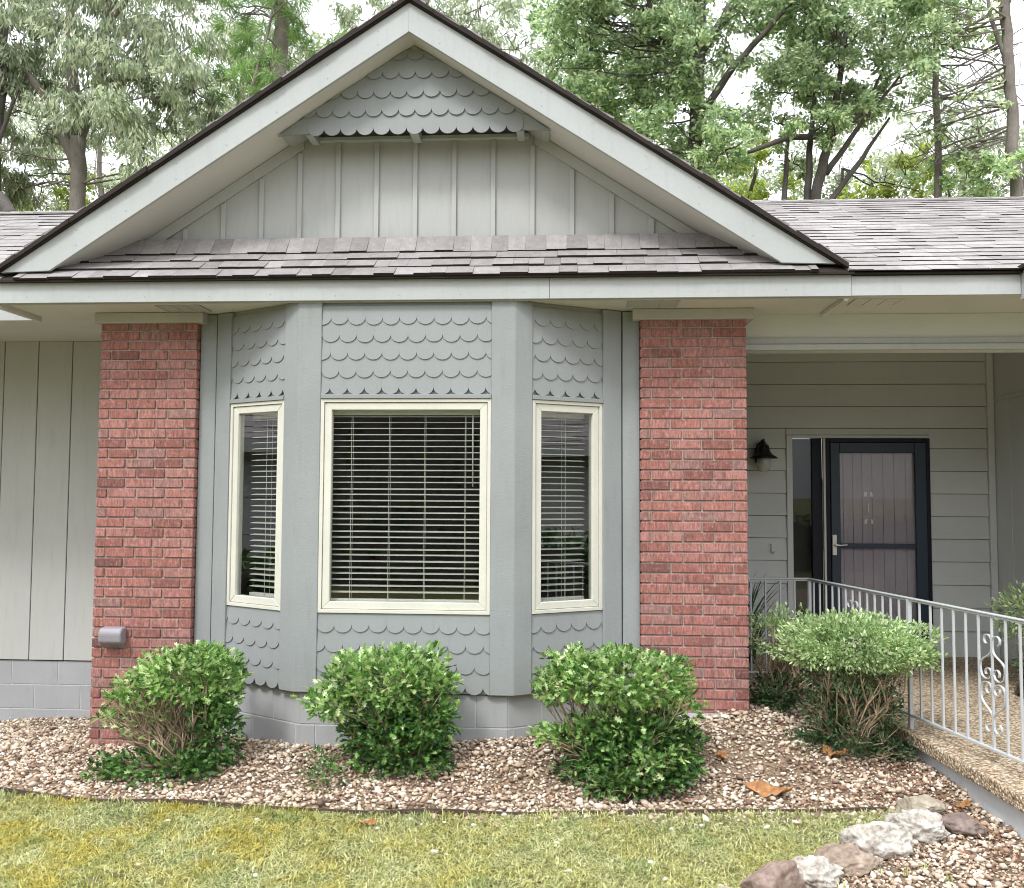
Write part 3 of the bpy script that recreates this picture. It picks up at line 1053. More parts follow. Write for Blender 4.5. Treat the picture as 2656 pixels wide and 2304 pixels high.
# rakes (sloping fascias)
mb = MB()
for s in (-1, 1):
    mb.prism([(0, 4.575), (0, 4.382), (s * 2.355, 2.842), (s * 2.685, 2.832)], lambda a, b, w: (a, w, b), 0.0 if s > 0 else .0006, .024)
mb.obj('rake_board', 'rake', H, bevel=.002)
# soffit of the rakes
mb = MB()
for s in (-1, 1):
    mb.prism([(s * .0, 4.397), (s * 2.36, zr(2.36, 4.397)), (s * 2.36, zr(2.36, 4.42)), (s * .0, 4.42)], lambda a, b, w: (a, w, b), .025, GY + .02)
mb.obj('rake_soffit', 'soffit', H)
# roof deck of the gable
mb = MB()
for s in (-1, 1):
    mb.prism([(0, 4.578), (s * 2.70, zr(2.70, 4.578)), (s * 2.735, zr(2.735, 4.612)), (0, 4.612)], lambda a, b, w: (a, w, b), -.022, 6.2)
mb.obj('roof_deck', 'drip', H)
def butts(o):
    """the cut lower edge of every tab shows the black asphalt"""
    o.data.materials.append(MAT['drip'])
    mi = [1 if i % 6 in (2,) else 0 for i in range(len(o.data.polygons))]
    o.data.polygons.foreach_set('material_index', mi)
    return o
def tabs(mb, O, A, Sv, L, Hh, e, rr, clip=None, wmin=.11, wmax=.26, th=(.005, .014)):
    """one roof plane of lapped shingle tabs. O corner, A along the eave, Sv up the slope"""
    O, A, Sv = Vector(O), Vector(A).normalized(), Vector(Sv).normalized()
    Nn = A.cross(Sv).normalized()
    if Nn.z < 0:
        Nn = -Nn
    k = 0
    while k * e < Hh - .02:
        a = -rr.uniform(0, wmax)
        lo, hi = (0, L) if clip is None else clip(k * e)
        a += lo
        while a < hi:
            b = a + rr.uniform(wmin, wmax)
            aa, bb = max(a, lo), min(b, hi)
            if bb - aa > .01:
                t = rr.choice((th[0], th[1])) + rr.uniform(-.001, .002)
                s0 = k * e + rr.uniform(-.003, .003); s1 = min((k + 1) * e + .02, Hh)
                p = lambda u_, s__, n_: O + A * u_ + Sv * s__ + Nn * n_
                mb.hexa([p(aa, s0, 0), p(bb - .0015, s0, 0), p(bb - .0015, s1, 0), p(aa, s1, 0)],
                        [p(aa, s0, t + .004), p(bb - .0015, s0, t + .004), p(bb - .0015, s1, .003), p(aa, s1, .003)])
            a = b
        k += 1
rr = random.Random(4)
mb = MB()
sl = math.hypot(1, SLP)
for s in (-1, 1):
    tabs(mb, (s * 2.75, -.03, zr(2.75, 4.613)), (0, 1, 0), (-s, 0, SLP), 6.2, 2.75 * sl, .143, rr, wmin=.2, wmax=.4)
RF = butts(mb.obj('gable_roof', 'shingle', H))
# ragged dark edge of the gable shingles
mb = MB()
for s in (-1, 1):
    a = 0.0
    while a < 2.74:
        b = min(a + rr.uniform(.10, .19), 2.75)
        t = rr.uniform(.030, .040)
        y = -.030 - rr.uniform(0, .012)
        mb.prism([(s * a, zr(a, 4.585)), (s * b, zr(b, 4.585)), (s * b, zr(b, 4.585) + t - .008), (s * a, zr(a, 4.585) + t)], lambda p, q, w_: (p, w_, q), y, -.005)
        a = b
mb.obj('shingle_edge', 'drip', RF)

# pent roof under the gable
mb = MB()
e1 = .137
Dp = Vector((0, .11, .079)).normalized()
def clip1(s):
    z = 2.772 + s * Dp.z
    lim = (4.46 - z - .02) / SLP
    return (-min(lim, 2.73) + 2.73, min(lim, 2.795) + 2.73)
tabs(mb, (-2.73, -.045, 2.772), (1, 0, 0), Dp, 5.5, 3 * e1 + .02, e1, rr, clip1, .09, .20, (.007, .015))
O2 = Vector((0, -.045, 2.772)) + Dp * (3 * e1)
D2 = Vector((0, .085, .125)).normalized()
def clip2(s):
    z = O2.z + s * D2.z
    lim = (4.44 - z) / SLP
    return (-lim + 2.73, lim + 2.73)
tabs(mb, (-2.73, O2.y - .012, O2.z - .004), (1, 0, 0), D2, 5.5, .158, .158, rr, clip2, .10, .14)
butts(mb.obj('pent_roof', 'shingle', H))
mb = MB()
mb.hexa([(-2.71, -.030, 2.764), (2.78, -.030, 2.764), (2.2, GY, 3.05), (-2.2, GY, 3.05)], [(-2.71, -.030, 2.776), (2.78, -.030, 2.776), (2.2, GY, 3.09), (-2.2, GY, 3.09)])
mb.box(-2.70, 2.785, -.036, -.002, 2.760, 2.7745)
mb.obj('drip_edge', 'drip', H)

# main roof, both sides of the gable
mb = MB()
RY, RZ = 3.05, 4.20
dR = Vector((0, RY + .04, RZ - 2.775)); dL = Vector((0, RY - .46, RZ - 2.80))
tabs(mb, (.5, -.04, 2.775), (1, 0, 0), dR, 7.7, dR.length, .1435, rr, lambda s: (max(0, (4.60 - 2.775 - s * dR.normalized().z) / SLP - .56), 7.7), .12, .26, (.002, .0055))
tabs(mb, (-8.2, .46, 2.80), (1, 0, 0), dL, 7.0, dL.length, .1435, rr, None, .12, .26, (.002, .0055))
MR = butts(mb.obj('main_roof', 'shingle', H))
mb = MB()
mb.hexa([(2.79, -.02, 2.757), (8.2, -.02, 2.757), (8.2, RY, RZ - .03), (1.2, RY, RZ - .03)], [(2.79, -.02, 2.772), (8.2, -.02, 2.772), (8.2, RY, RZ - .015), (1.2, RY, RZ - .015)])
mb.hexa([(-8.2, .48, 2.77), (-2.6, .48, 2.77), (-1.2, RY, RZ - .03), (-8.2, RY, RZ - .03)], [(-8.2, .48, 2.79), (-2.6, .48, 2.79), (-1.2, RY, RZ - .015), (-8.2, RY, RZ - .015)])
mb.hexa([(-8.2, RY + .005, RZ - .03), (8.2, RY + .005, RZ - .03), (8.2, 7.2, 2.7), (-8.2, 7.2, 2.7)], [(-8.2, RY + .005, RZ + .005), (8.2, RY + .005, RZ + .005), (8.2, 7.2, 2.74), (-8.2, 7.2, 2.74)])
mb.obj('roof_deck', 'drip', H)
for x0, x1 in ((-8.2, -.6), (.6, 8.2)):       # ridge caps
    mb = MB()
    a = x0
    while a < x1:
        b = min(a + .145, x1)
        for sgn in (-1, 1):
            mb.hexa([(a, RY, RZ + .006), (b, RY, RZ + .006), (b, RY + sgn * .12, RZ - .045), (a, RY + sgn * .12, RZ - .045)],
                    [(a, RY, RZ + .022), (b, RY, RZ + .016), (b, RY + sgn * .12, RZ - .032), (a, RY + sgn * .12, RZ - .027)])
        a = b
    mb.obj('ridge_cap', 'shingle', MR)

# nail heads in the boards
mb = MB()
rr = random.Random(17)
def nail(x, y, z, r=.0042):
    mb.tube([(x, y + .002, z), (x, y - .0012, z)], [r, r * .9], 6)
xx = -2.5
while xx < 2.7:
    for zz in (2.665, 2.745):
        nail(xx + rr.uniform(-.02, .02), 0, zz + rr.uniform(-.008, .008))
    xx += .4064
mb.obj('nail', 'nailhead', H)['kind'] = 'stuff'
mb = MB()
for s in (-1, 1):
    for k in range(7):
        xc = .2 + k * .33
        zc = 4.575 - .648 * xc
        nail(s * xc, -.0002, zc - .055 + rr.uniform(-.006, .006)); nail(s * xc, -.0002, zc - .15 + rr.uniform(-.006, .006))
mb.obj('nail', 'nailhead', H)['kind'] = 'stuff'
mb = MB()
for s in (-1, 1):
    for k in range(7):
        zz = .30 + k * .36
        nail(s * .575, .0308, zz + rr.uniform(-.02, .02)); nail(s * .67, .0308, zz + rr.uniform(-.02, .02))
mb.obj('nail', 'nailhead', H)['kind'] = 'stuff'
# butt joint of the long fascia
MB().box(.912, .9145, -.0008, .003, 2.631, 2.778).obj('joint', 'dark_groove', H)

# ------------------------------------------------------------------ blinds (hang inside the windows)
def blind(F, u0, u1, z0, z1, pitch, cords, wand, label, depth=.075, slat=.042):
    root = empty('window_blind', F((u0 + u1) / 2, z0, -depth))
    tag(root, label, 'blind', 'slatted blinds in the bay windows')
    rr = random.Random(int(u0 * 1000))
    mb = MB()
    fbox(mb, F, u0, u1, z1 - .04, z1, -depth - .03, -depth + .02)
    attach(mb.obj('head_rail', 'blind', bevel=.002), root)
    mb = MB()
    z = z1 - .05
    n = 0
    while z > z0 + .045:
        d = rr.uniform(-.002, .002) + (rr.uniform(-.006, .004) if rr.random() < .12 else 0)
        q = [F(a, zz, w_) for a, zz, w_ in ((u0, z + d - .003 + rr.uniform(-.001, .001), -depth + slat / 2), (u1, z + d - .003 + rr.uniform(-.001, .001), -depth + slat / 2), (u1, z + d + .003, -depth - slat / 2), (u0, z + d + .003, -depth - slat / 2))]
        mb.hexa(q, [(p[0], p[1], p[2] + .0028) for p in q])
        z -= pitch; n += 1
    attach(mb.obj('slats', 'blind'), root)
    mb = MB()
    fbox(mb, F, u0, u1, z0, z0 + .022, -depth - .025, -depth + .02)
    attach(mb.obj('bottom_rail', 'blind', bevel=.002), root)
    for c in cords:
        mb = MB()
        for w_ in (-depth + slat / 2 + .002, -depth - slat / 2 - .002):
            mb.tube([F(c, z0 + .01, w_), F(c + .001, (z0 + z1) / 2, w_), F(c, z1 - .02, w_)], .0016, 5)
        attach(mb.obj('ladder_cord', 'blind'), root)
    if wand is not None:
        mb = MB()
        mb.tube([F(wand, z1 - .03, -depth + .035), F(wand + .002, z1 - .50, -depth + .035)], .0035, 6)
        attach(mb.obj('wand', 'blind', smooth=True), root)
    return root
blind(FC, -.485, .485, .705, 1.945, .0388, (-.36, -.115, .115, .375), .425, 'wide cream slatted blind in the middle bay window')
blind(FR_, ta + .072, tb - .07, .705, 1.945, .0388, (ta + .10, tb - .22), None, 'narrow slatted blind in the right bay window', .12)
blind(FL_, ta + .072, tb - .085, .705, 1.945, .0388, (ta + .10, tb - .24), None, 'narrow slatted blind in the left bay window', .12)

# ------------------------------------------------------------------ small fixtures
t = empty('wall_lantern', (2.79, PY - .03, 1.60))
tag(t, 'black carriage lantern with clear glass on the porch wall', 'lantern')
cx, cy = 2.80, PY - .17
mb = MB(); mb.lathe([(.0, .15), (.014, .148), (.022, .13), (.018, .118), (.045, .11), (.052, .085), (.06, .05), (.085, .02), (.125, -.005), (.122, -.012), (.06, -.012), (.0, -.010)], (cx, cy, 1.748), 24)
attach(mb.obj('lamp_shade', 'black', smooth=True), t)
mb = MB(); mb.lathe([(.060, 0), (.066, -.03), (.064, -.07), (.050, -.105), (.020, -.125), (0, -.127)], (cx, cy, 1.735), 24)
attach(mb.obj('glass_jar', 'frost', smooth=True), t)
mb = MB(); mb.lathe([(0, .0), (.012, 0), (.012, -.03), (.022, -.05), (.02, -.075), (0, -.09)], (cx, cy, 1.735), 14)
attach(mb.obj('bulb', 'brass', smooth=True), t)
mb = MB()
mb.prism([(cx - .05 + .0, 1.70), (cx + .05, 1.70), (cx + .055, 1.78), (cx + .035, 1.87), (cx, 1.90), (cx - .035, 1.87), (cx - .055, 1.78)], lambda a, b, w_: (a, w_, b), PY - .045, PY - .0265)
mb.tube([(cx, PY - .04, 1.82), (cx, PY - .10, 1.90), (cx, cy, 1.905), (cx, cy, 1.87)], [.012, .012, .012, .010], 8)
mb.tube([(cx + .05, PY - .05, 1.85), (cx + .052, PY - .08, 1.885)], [.006, .004], 6)
attach(mb.obj('bracket', 'black', bevel=.002), t)

t = empty('outlet_box', (-2.03, .38, .36))
tag(t, 'grey weatherproof outlet cover on the left brick pier', 'outlet cover')
mb = MB()
prof = [(.0, .375), (.055, .372), (.085, .395), (.088, .455), (.068, .488), (.0, .492)]
mb.prism(prof, lambda a, b, w_: (w_, .383 - a, b), -2.112, -1.952)
attach(mb.obj('cover', 'plastic', bevel=.014, seg=3, smooth=False), t)
mb = MB(); mb.box(-2.10, -1.965, .376, .384, .352, .376); attach(mb.obj('base', 'plastic', bevel=.003), t)
mb = MB(); mb.lathe([(0, 0), (.011, 0), (.013, .008)], (0, 0, 0), 14)
o = mb.obj('knockout', 'black'); o.matrix_parent_inverse = Matrix.Translation((2.03, -.38, -.36)); o.parent = t
o.location = (-2.075, .2965, .405); o.rotation_euler = (R(90), 0, 0)

mb = MB(); mb.tube([(2.885, PY - .028, .955), (2.885, PY - .045, .945), (2.885, PY - .045, .885), (2.895, PY - .05, .872), (2.908, PY - .055, .876), (2.910, PY - .055, .890)], .0035, 6)
tag(mb.obj('hook', 'hook', smooth=True), 'small dark wire hook on the porch siding left of the door', 'hook')

# ------------------------------------------------------------------ walkway
WALK = [(2.0, 1.40), (2.83, 1.40), (2.98, .85), (3.055, .50), (3.098, .26), (3.140, -.02), (3.163, -.30), (3.200, -.74), (3.224, -1.08), (3.30, -1.9), (3.42, -3.0),
        (5.4, -3.0), (4.9, -1.0), (4.35, .6), (4.30, 1.35), (4.62, 1.9), (4.86, 2.3), (4.905, 2.89), (2.0, 2.89)]
mb = MB().prism(WALK, lambda a, b, w_: (a, b, w_), -.125, -.047)
wk = structure(mb.obj('walkway', 'aggregate', bevel=.012, seg=2))
inner = [(a + .055 if b < 1.39 and a < 4 else a + (.0 if a < 4 else -.05), b - (0 if b > -2.9 else -.05) + (.05 if b == 1.40 else 0)) for a, b in WALK]
mb = MB().prism(inner, lambda a, b, w_: (a, b, w_), -.55, -.126)
base = mb.obj('walkway_base', 'white_slab'); structure(base)
base.parent = wk

# ------------------------------------------------------------------ railing
t = empty('iron_railing', (2.89, 1.55, -.047))
tag(t, 'grey wrought iron railing with scroll panels along the walkway', 'railing')
P1 = Vector((2.889, 1.552, 0)); rd = Vector((.28, -1.3, 0)).normalized(); rn = Vector((rd.y, -rd.x, 0))
ZT, ZBt = .767, .045
def railpart(mb, name, **k):
    return attach(mb.obj(name, 'rail', **k), t)
def bar(mb, p, q, wdt, z0, z1, z2, z3):
    """flat bar from p to q: bottoms z0 / z2, tops z1 / z3"""
    d = (q - p).normalized(); n = Vector((-d.y, d.x, 0)) * wdt / 2
    A = [p - n, p + n, q + n, q - n]
    zb = [z0, z0, z2, z2]; zt = [z1, z1, z3, z3]
    mb.hexa([(a.x, a.y, z) for a, z in zip(A, zb)], [(a.x, a.y, z) for a, z in zip(A, zt)])
PE = P1 + rd * 4.2
mb = MB()
bar(mb, P1 - rd * .02, PE, .030, ZT - .012, ZT - .002, ZT - .012, ZT - .002)
bar(mb, P1, PE, .012, ZT - .026, ZT - .0125, ZT - .026, ZT - .0125)
railpart(mb, 'top_rail', bevel=.003)
mb = MB()
bar(mb, P1, PE, .024, ZBt - .008, ZBt + .006, ZBt - .030, ZBt - .016)
railpart(mb, 'bottom_rail', bevel=.002)
PW = Vector((2.21, 1.50, 0))
mb = MB()
bar(mb, PW, P1, .030, ZT - .0115, ZT - .0015, ZT - .0115, ZT - .0015)
bar(mb, PW, P1, .012, ZT - .026, ZT - .0122, ZT - .026, ZT - .0122)
railpart(mb, 'top_rail', bevel=.003)
mb = MB(); bar(mb, PW, P1, .024, ZBt - .008, ZBt + .006, ZBt - .008, ZBt + .006)
railpart(mb, 'bottom_rail', bevel=.002)
def upright(s_pt, half, z0, z1, name):
    mb = MB()
    d = rd * half; n = rn * half
    A = [s_pt - d - n, s_pt + d - n, s_pt + d + n, s_pt - d + n]
    mb.hexa([(a.x, a.y, z0) for a in A], [(a.x, a.y, z1) for a in A])
    railpart(mb, name, bevel=.0015)
for s in (0.0, 1.338, 3.30):
    upright(P1 + rd * s, .0125, -.05, ZT - .013, 'post')
for s in [.0735 + .0962 * k for k in range(13)] + [1.452 + .1115 * k for k in range(16)] + [3.42, 3.53, 3.64, 3.75]:
    upright(P1 + rd * s, .0062, ZBt - .012, ZT - .027, 'baluster')
wdir = (P1 - PW).normalized()
for k in range(1, 6):
    upright(PW + (P1 - PW) * (k / 6), .0062, ZBt, ZT - .027, 'baluster')
def ribbon(mb, pts, org, d, wdt=.013, th=.0045):
    """flat bar bent in the railing's plane; pts (u, z)"""
    n = Vector((d.y, -d.x, 0)).normalized() * wdt / 2
    m_ = len(pts)
    vs = []
    for i, (u, z) in enumerate(pts):
        a = pts[max(i - 1, 0)]; b = pts[min(i + 1, m_ - 1)]
        tx, tz = b[0] - a[0], b[1] - a[1]
        l = math.hypot(tx, tz) or 1
        nx_, nz_ = -tz / l * th / 2, tx / l * th / 2
        for su, sw in ((1, 1), (-1, 1), (-1, -1), (1, -1)):
            p = org + d * (u + nx_ * su) + n * sw
            vs.append((p.x, p.y, z + nz_ * su))
    fs = [(0, 1, 2, 3), tuple(range(4 * m_ - 4, 4 * m_))]
    for i in range(m_ - 1):
        for k in range(4):
            fs.append((4 * i + k, 4 * i + (k + 1) % 4, 4 * i + 4 + (k + 1) % 4, 4 * i + 4 + k))
    mb.add(vs, fs)
def heart(zt, zm, sgn, up_):
    """one half of a scroll: a small outward curl at zt, belly, inward curl at zm; up_ = +1 upper half"""
    pts = []
    c = (.040, zt - up_ * .035)
    for k in range(15):
        a = R(-70) + k / 14 * R(250)
        rad = .021 + .014 * k / 14
        pts.append((c[0] + rad * math.cos(a), c[1] + up_ * rad * math.sin(a)))
    L_ = abs(zt - zm)
    x0, z0 = pts[-1]
    ctrl = [(x0, z0), (.012, zt - up_ * .10), (.094, zt - up_ * L_ * .62), (.092, zt - up_ * L_ * .90), (.055, zm + up_ * .004), (.022, zm + up_ * .012)]
    for i in range(1, 26):
        s = i / 25 * (len(ctrl) - 1)
        k = min(int(s), len(ctrl) - 2); f = s - k
        p0 = ctrl[max(k - 1, 0)]; p1 = ctrl[k]; p2 = ctrl[k + 1]; p3 = ctrl[min(k + 2, len(ctrl) - 1)]
        cr = lambda a, b, c__, d__: .5 * ((2 * b) + (-a + c__) * f + (2 * a - 5 * b + 4 * c__ - d__) * f * f + (-a + 3 * b - 3 * c__ + d__) * f ** 3)
        pts.append((cr(p0[0], p1[0], p2[0], p3[0]), cr(p0[1], p1[1], p2[1], p3[1])))
    c = (.036, zm + up_ * .040)
    for k in range(1, 13):
        a = R(215) - k / 12 * R(250)
        rad = .028 - .008 * k / 12
        pts.append((c[0] + rad * math.cos(a), c[1] + up_ * rad * math.sin(a)))
    return [(sgn * u, z) for u, z in pts]
def scroll(org, d, dz):
    mb = MB()
    for sgn in (-1, 1):
        ribbon(mb, heart(.650 + dz, .400 + dz, sgn, 1), org, d)
        ribbon(mb, heart(.118 + dz, .392 + dz, sgn, -1), org, d)
    railpart(mb, 'scroll', smooth=False)
scroll(P1 + rd * 2.121, rd, 0)
scroll(P1 + rd * (.0735 + .0962 * 6), rd, .02)
scroll(PW + wdir * .115, wdir, .02)

# ------------------------------------------------------------------ shrubs
def holly_shape():
    # folded spiny leaf, unit length along x
    o = [(0, 0), (.18, .07), (.20, .27), (.38, .12), (.48, .36), (.62, .12), (.84, .27), (.80, .06), (1.12, 0)]
    vs = [(0, 0, 0), (.33, 0, -.045), (.66, 0, -.03), (1, 0, .03)]
    up_ = [(a, b, .05 + .35 * b) for a, b in o[1:-1]]
    dn = [(a, -b, .05 + .35 * b) for a, b in o[1:-1]]
    vs += up_ + dn
    n = len(up_)
    fu = [(0, 1, 6, 5, 4), (1, 2, 9, 8, 7, 6), (2, 3, 10, 9)]
    k = 4 + n
    fd = [(0, k, k + 1, k + 2, 1), (1, k + 2, k + 3, k + 4, k + 5, 2), (2, k + 5, k + 6, 3)]
    return np.array(vs), fu + fd
def oval_shape(asp=.42):
    vs = [(0, 0, 0), (.35, asp * .5, .05), (.75, asp * .4, .04), (1, 0, 0), (.75, -asp * .4, .04), (.35, -asp * .5, .05), (.5, 0, -.03)]
    return np.array(vs), [(0, 6, 2, 1), (6, 3, 2), (0, 5, 4, 6), (6, 4, 3)]
HV, HF = holly_shape()
OV, OF = oval_shape()

def blob_leaves(rng, blobs, gaps=False):
    """points, directions in the shells of ellipsoids: (cx,cy,cz, rx,ry,rz, count, shell)"""
    P, D = [], []
    for cx, cy, cz, rx, ry, rz, cnt, shell in blobs:
        d = rng.normal(0, 1, (cnt, 3)); d /= np.linalg.norm(d, axis=1)[:, None]
        r = 1 - shell * rng.uniform(0, 1, cnt) ** 1.6 + rng.normal(0, .05, cnt)
        lump = .93 + .13 * np.sin(d[:, 0] * 5 + cx * 9) * np.cos(d[:, 1] * 4 + cz * 7) + .09 * np.sin(d[:, 2] * 7 + cx * 5 + d[:, 0] * 4)
        p = d * np.array([rx, ry, rz]) * (r * lump)[:, None] + np.array([cx, cy, cz])
        gap = np.sin(p[:, 0] * 31 + cx * 5) + np.sin(p[:, 1] * 27 + p[:, 2] * 13) + np.sin(p[:, 2] * 37 + p[:, 0] * 11) + rng.normal(0, .55, cnt)
        ok = gap > (-.95 if gaps else -9)
        P.append(p[ok]); D.append(d[ok])
    return np.concatenate(P), np.concatenate(D)
def leaf_frames(rng, D, upb=.35, spread=.55):
    """x axis: growth direction (outward and up); z: face normal"""
    n = len(D)
    x = D + np.array([0, 0, upb]) + rng.normal(0, spread, (n, 3))
    x /= np.linalg.norm(x, axis=1)[:, None]
    a = rng.normal(0, .6, (n, 3)) + np.array([0, 0, 1.0])
    z = a - (a * x).sum(1)[:, None] * x
    z /= np.linalg.norm(z, axis=1)[:, None]
    y = np.cross(z, x)
    return np.stack([x, y, z], 2)

def twigs(seed, base, targets, r0=.010, sub=4, droop=0.0):
    rr = random.Random(seed)
    mb = MB()
    for tx, ty, tz in targets:
        b = Vector(base) + Vector((rr.uniform(-.06, .06), rr.uniform(-.05, .05), 0))
        e = Vector((tx, ty, tz))
        mid = b.lerp(e, .5) + Vector((rr.uniform(-.10, .10), rr.uniform(-.10, .10), rr.uniform(-.05, .06)))
        pts = [b, b.lerp(mid, .55) + Vector((rr.uniform(-.05, .05), rr.uniform(-.05, .05), rr.uniform(-.01, .03))), mid, mid.lerp(e, .5) + Vector((rr.uniform(-.05, .05), rr.uniform(-.05, .05), rr.uniform(-.02, .03))), e]
        r = r0 * rr.uniform(.3, 1.05)
        mb.tube(pts, [r, r * .8, r * .6, r * .45, r * .25], 5, caps=False)
        for k in range(sub):
            i = rr.choice((1, 2, 2, 3))
            s = pts[i]
            d = (e - b).normalized() + Vector((rr.uniform(-1, 1), rr.uniform(-1, 1), rr.uniform(-.4, .8)))
            q = s + d.normalized() * rr.uniform(.06, .16)
            mb.tube([s, s.lerp(q, .5) + Vector((rr.uniform(-.015, .015), rr.uniform(-.015, .015), .01)), q], [r * .45, r * .32, r * .15], 4, caps=False)
    return mb

def shrub(label, name, base, tops, lows, twt, seed, leafV, leafF, lsize, m_top, m_low, r0=.010, sub=5):
    rng = np.random.default_rng(seed)
    z0 = gzf(base[0], base[1]) - .03
    root = empty(name, (base[0], base[1], z0 + .03))
    tag(root, label, 'shrub')
    for blobs, mt, nm in ((tops, m_top, 'leaves'), (lows, m_low, 'leaves')):
        if not blobs:
            continue
        P, D = blob_leaves(rng, blobs, mt == m_top)
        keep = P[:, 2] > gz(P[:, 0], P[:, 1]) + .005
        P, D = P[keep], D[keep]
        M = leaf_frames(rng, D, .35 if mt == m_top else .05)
        s = lsize * rng.uniform(.65, 1.25, len(P))
        attach(np_obj(nm, place(leafV, P, M, s), leafF, len(P), mt), root)
    attach(twigs(seed, (base[0], base[1], z0), twt, r0, sub).obj('stems', 'twig', smooth=True), root)
    return root

def ring_targets(rng, blobs, n):
    out = []
    for cx, cy, cz, rx, ry, rz, *_ in blobs:
        for k in range(n):
            d = rng.normal(0, 1, 3); d /= np.linalg.norm(d)
            f = rng.uniform(.5, .92)
            out.append((cx + d[0] * rx * f, cy + d[1] * ry * f, cz + d[2] * rz * f))
    return out
rg = np.random.default_rng(3)
# holly in front of the left pier: airy middle
T = [(-1.26, -.25, .315, .33, .30, .135, 2300, .5), (-1.50, -.30, .23, .18, .20, .09, 300, .7), (-1.06, -.25, .23, .15, .20, .16, 560, .6), (-1.66, -.3, .17, .09, .08, .05, 70, .9), (-1.20, -.2, .40, .16, .14, .07, 260, .6), (-1.48, -.33, .10, .25, .18, .17, 230, .98), (-1.72, -.34, .06, .08, .08, .04, 40, .9)]
Lw = [(-1.33, -.38, -.22, .36, .22, .12, 760, .6), (-1.05, -.27, -.06, .13, .18, .22, 480, .6), (-1.68, -.38, -.24, .12, .12, .10, 130, .8), (-1.12, -.46, -.17, .10, .08, .07, 150, .8), (-1.10, -.30, .10, .14, .16, .12, 260, .9)]
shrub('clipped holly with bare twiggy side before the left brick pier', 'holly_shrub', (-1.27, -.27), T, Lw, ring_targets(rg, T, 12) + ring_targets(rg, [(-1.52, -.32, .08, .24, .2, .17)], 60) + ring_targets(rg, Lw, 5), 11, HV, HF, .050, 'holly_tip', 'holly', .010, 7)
T = [(-.03, -.25, .305, .37, .30, .16, 2300, .55), (-.34, -.32, .17, .20, .18, .10, 560, .7), (.24, -.25, .24, .15, .20, .19, 560, .6), (.13, -.24, .435, .16, .12, .06, 200, .7), (-.30, -.22, .36, .13, .12, .08, 220, .7), (.06, -.30, .06, .27, .22, .16, 420, .9)]
Lw = [(.07, -.30, -.11, .30, .24, .20, 1900, .6), (.22, -.30, .07, .16, .18, .18, 620, .6), (.02, -.36, .08, .20, .12, .14, 520, .9), (-.20, -.33, .0, .12, .12, .12, 200, .9)]
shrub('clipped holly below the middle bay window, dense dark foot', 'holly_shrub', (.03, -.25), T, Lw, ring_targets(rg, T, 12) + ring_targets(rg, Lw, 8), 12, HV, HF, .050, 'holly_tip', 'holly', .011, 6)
T = [(1.31, -.33, .35, .43, .34, .14, 3000, .5), (1.68, -.35, .20, .12, .18, .12, 320, .7), (.94, -.33, .30, .11, .18, .11, 260, .7), (.98, -.45, .04, .19, .10, .05, 260, .9), (1.53, -.53, -.02, .15, .10, .06, 220, .9), (1.10, -.33, .45, .20, .16, .06, 260, .7), (1.28, -.58, -.19, .16, .07, .08, 170, .9), (1.36, -.38, .10, .32, .26, .15, 560, .9), (1.50, -.62, -.06, .10, .05, .07, 70, .9)]
Lw = [(1.37, -.40, -.14, .35, .28, .19, 2300, .6), (1.65, -.33, -.04, .16, .20, .18, 640, .6), (1.15, -.40, -.02, .15, .14, .16, 380, .9), (1.42, -.45, .06, .26, .14, .12, 560, .9)]
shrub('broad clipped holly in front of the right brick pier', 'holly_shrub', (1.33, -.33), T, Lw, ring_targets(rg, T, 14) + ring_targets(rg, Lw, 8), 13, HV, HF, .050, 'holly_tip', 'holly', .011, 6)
T = [(2.80, .10, .50, .45, .38, .17, 10500, .40), (3.05, .08, .44, .23, .30, .11, 3000, .6), (2.55, .14, .45, .23, .28, .12, 2700, .6), (2.72, .08, .60, .28, .24, .05, 1500, .6)]
Lw = [(2.72, .04, -.06, .26, .22, .13, 1500, .7), (2.48, .08, -.12, .19, .16, .08, 800, .8), (2.98, .06, -.13, .14, .12, .08, 500, .8), (2.74, .08, .30, .32, .28, .12, 1700, .95), (2.62, .02, .12, .18, .16, .14, 900, .95), (2.92, .04, .12, .15, .14, .14, 700, .95)]
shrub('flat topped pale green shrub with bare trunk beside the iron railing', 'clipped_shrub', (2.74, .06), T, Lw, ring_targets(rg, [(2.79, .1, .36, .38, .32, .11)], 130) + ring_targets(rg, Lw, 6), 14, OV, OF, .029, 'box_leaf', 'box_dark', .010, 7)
T = [(2.46, .80, .44, .20, .26, .18, 1500, .5), (2.62, .75, .48, .18, .2, .13, 700, .5)]
Lw = [(2.48, .74, .08, .20, .22, .12, 700, .6), (2.40, .6, .03, .14, .14, .09, 380, .7)]
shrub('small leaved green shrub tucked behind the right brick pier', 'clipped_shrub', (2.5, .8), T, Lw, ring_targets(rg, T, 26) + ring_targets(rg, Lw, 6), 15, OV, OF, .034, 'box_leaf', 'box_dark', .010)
T = [(4.52, 1.45, .52, .30, .3, .24, 1500, .6), (4.75, 1.3, .56, .3, .3, .22, 1200, .6)]
Lw = [(4.62, 1.35, .12, .28, .3, .24, 1100, .6)]
shrub('light green bush against the porch side wall', 'porch_bush', (4.62, 1.4), T, Lw, ring_targets(rg, T, 10), 16, OV, OF, .040, 'box_leaf', 'box_dark', .010)
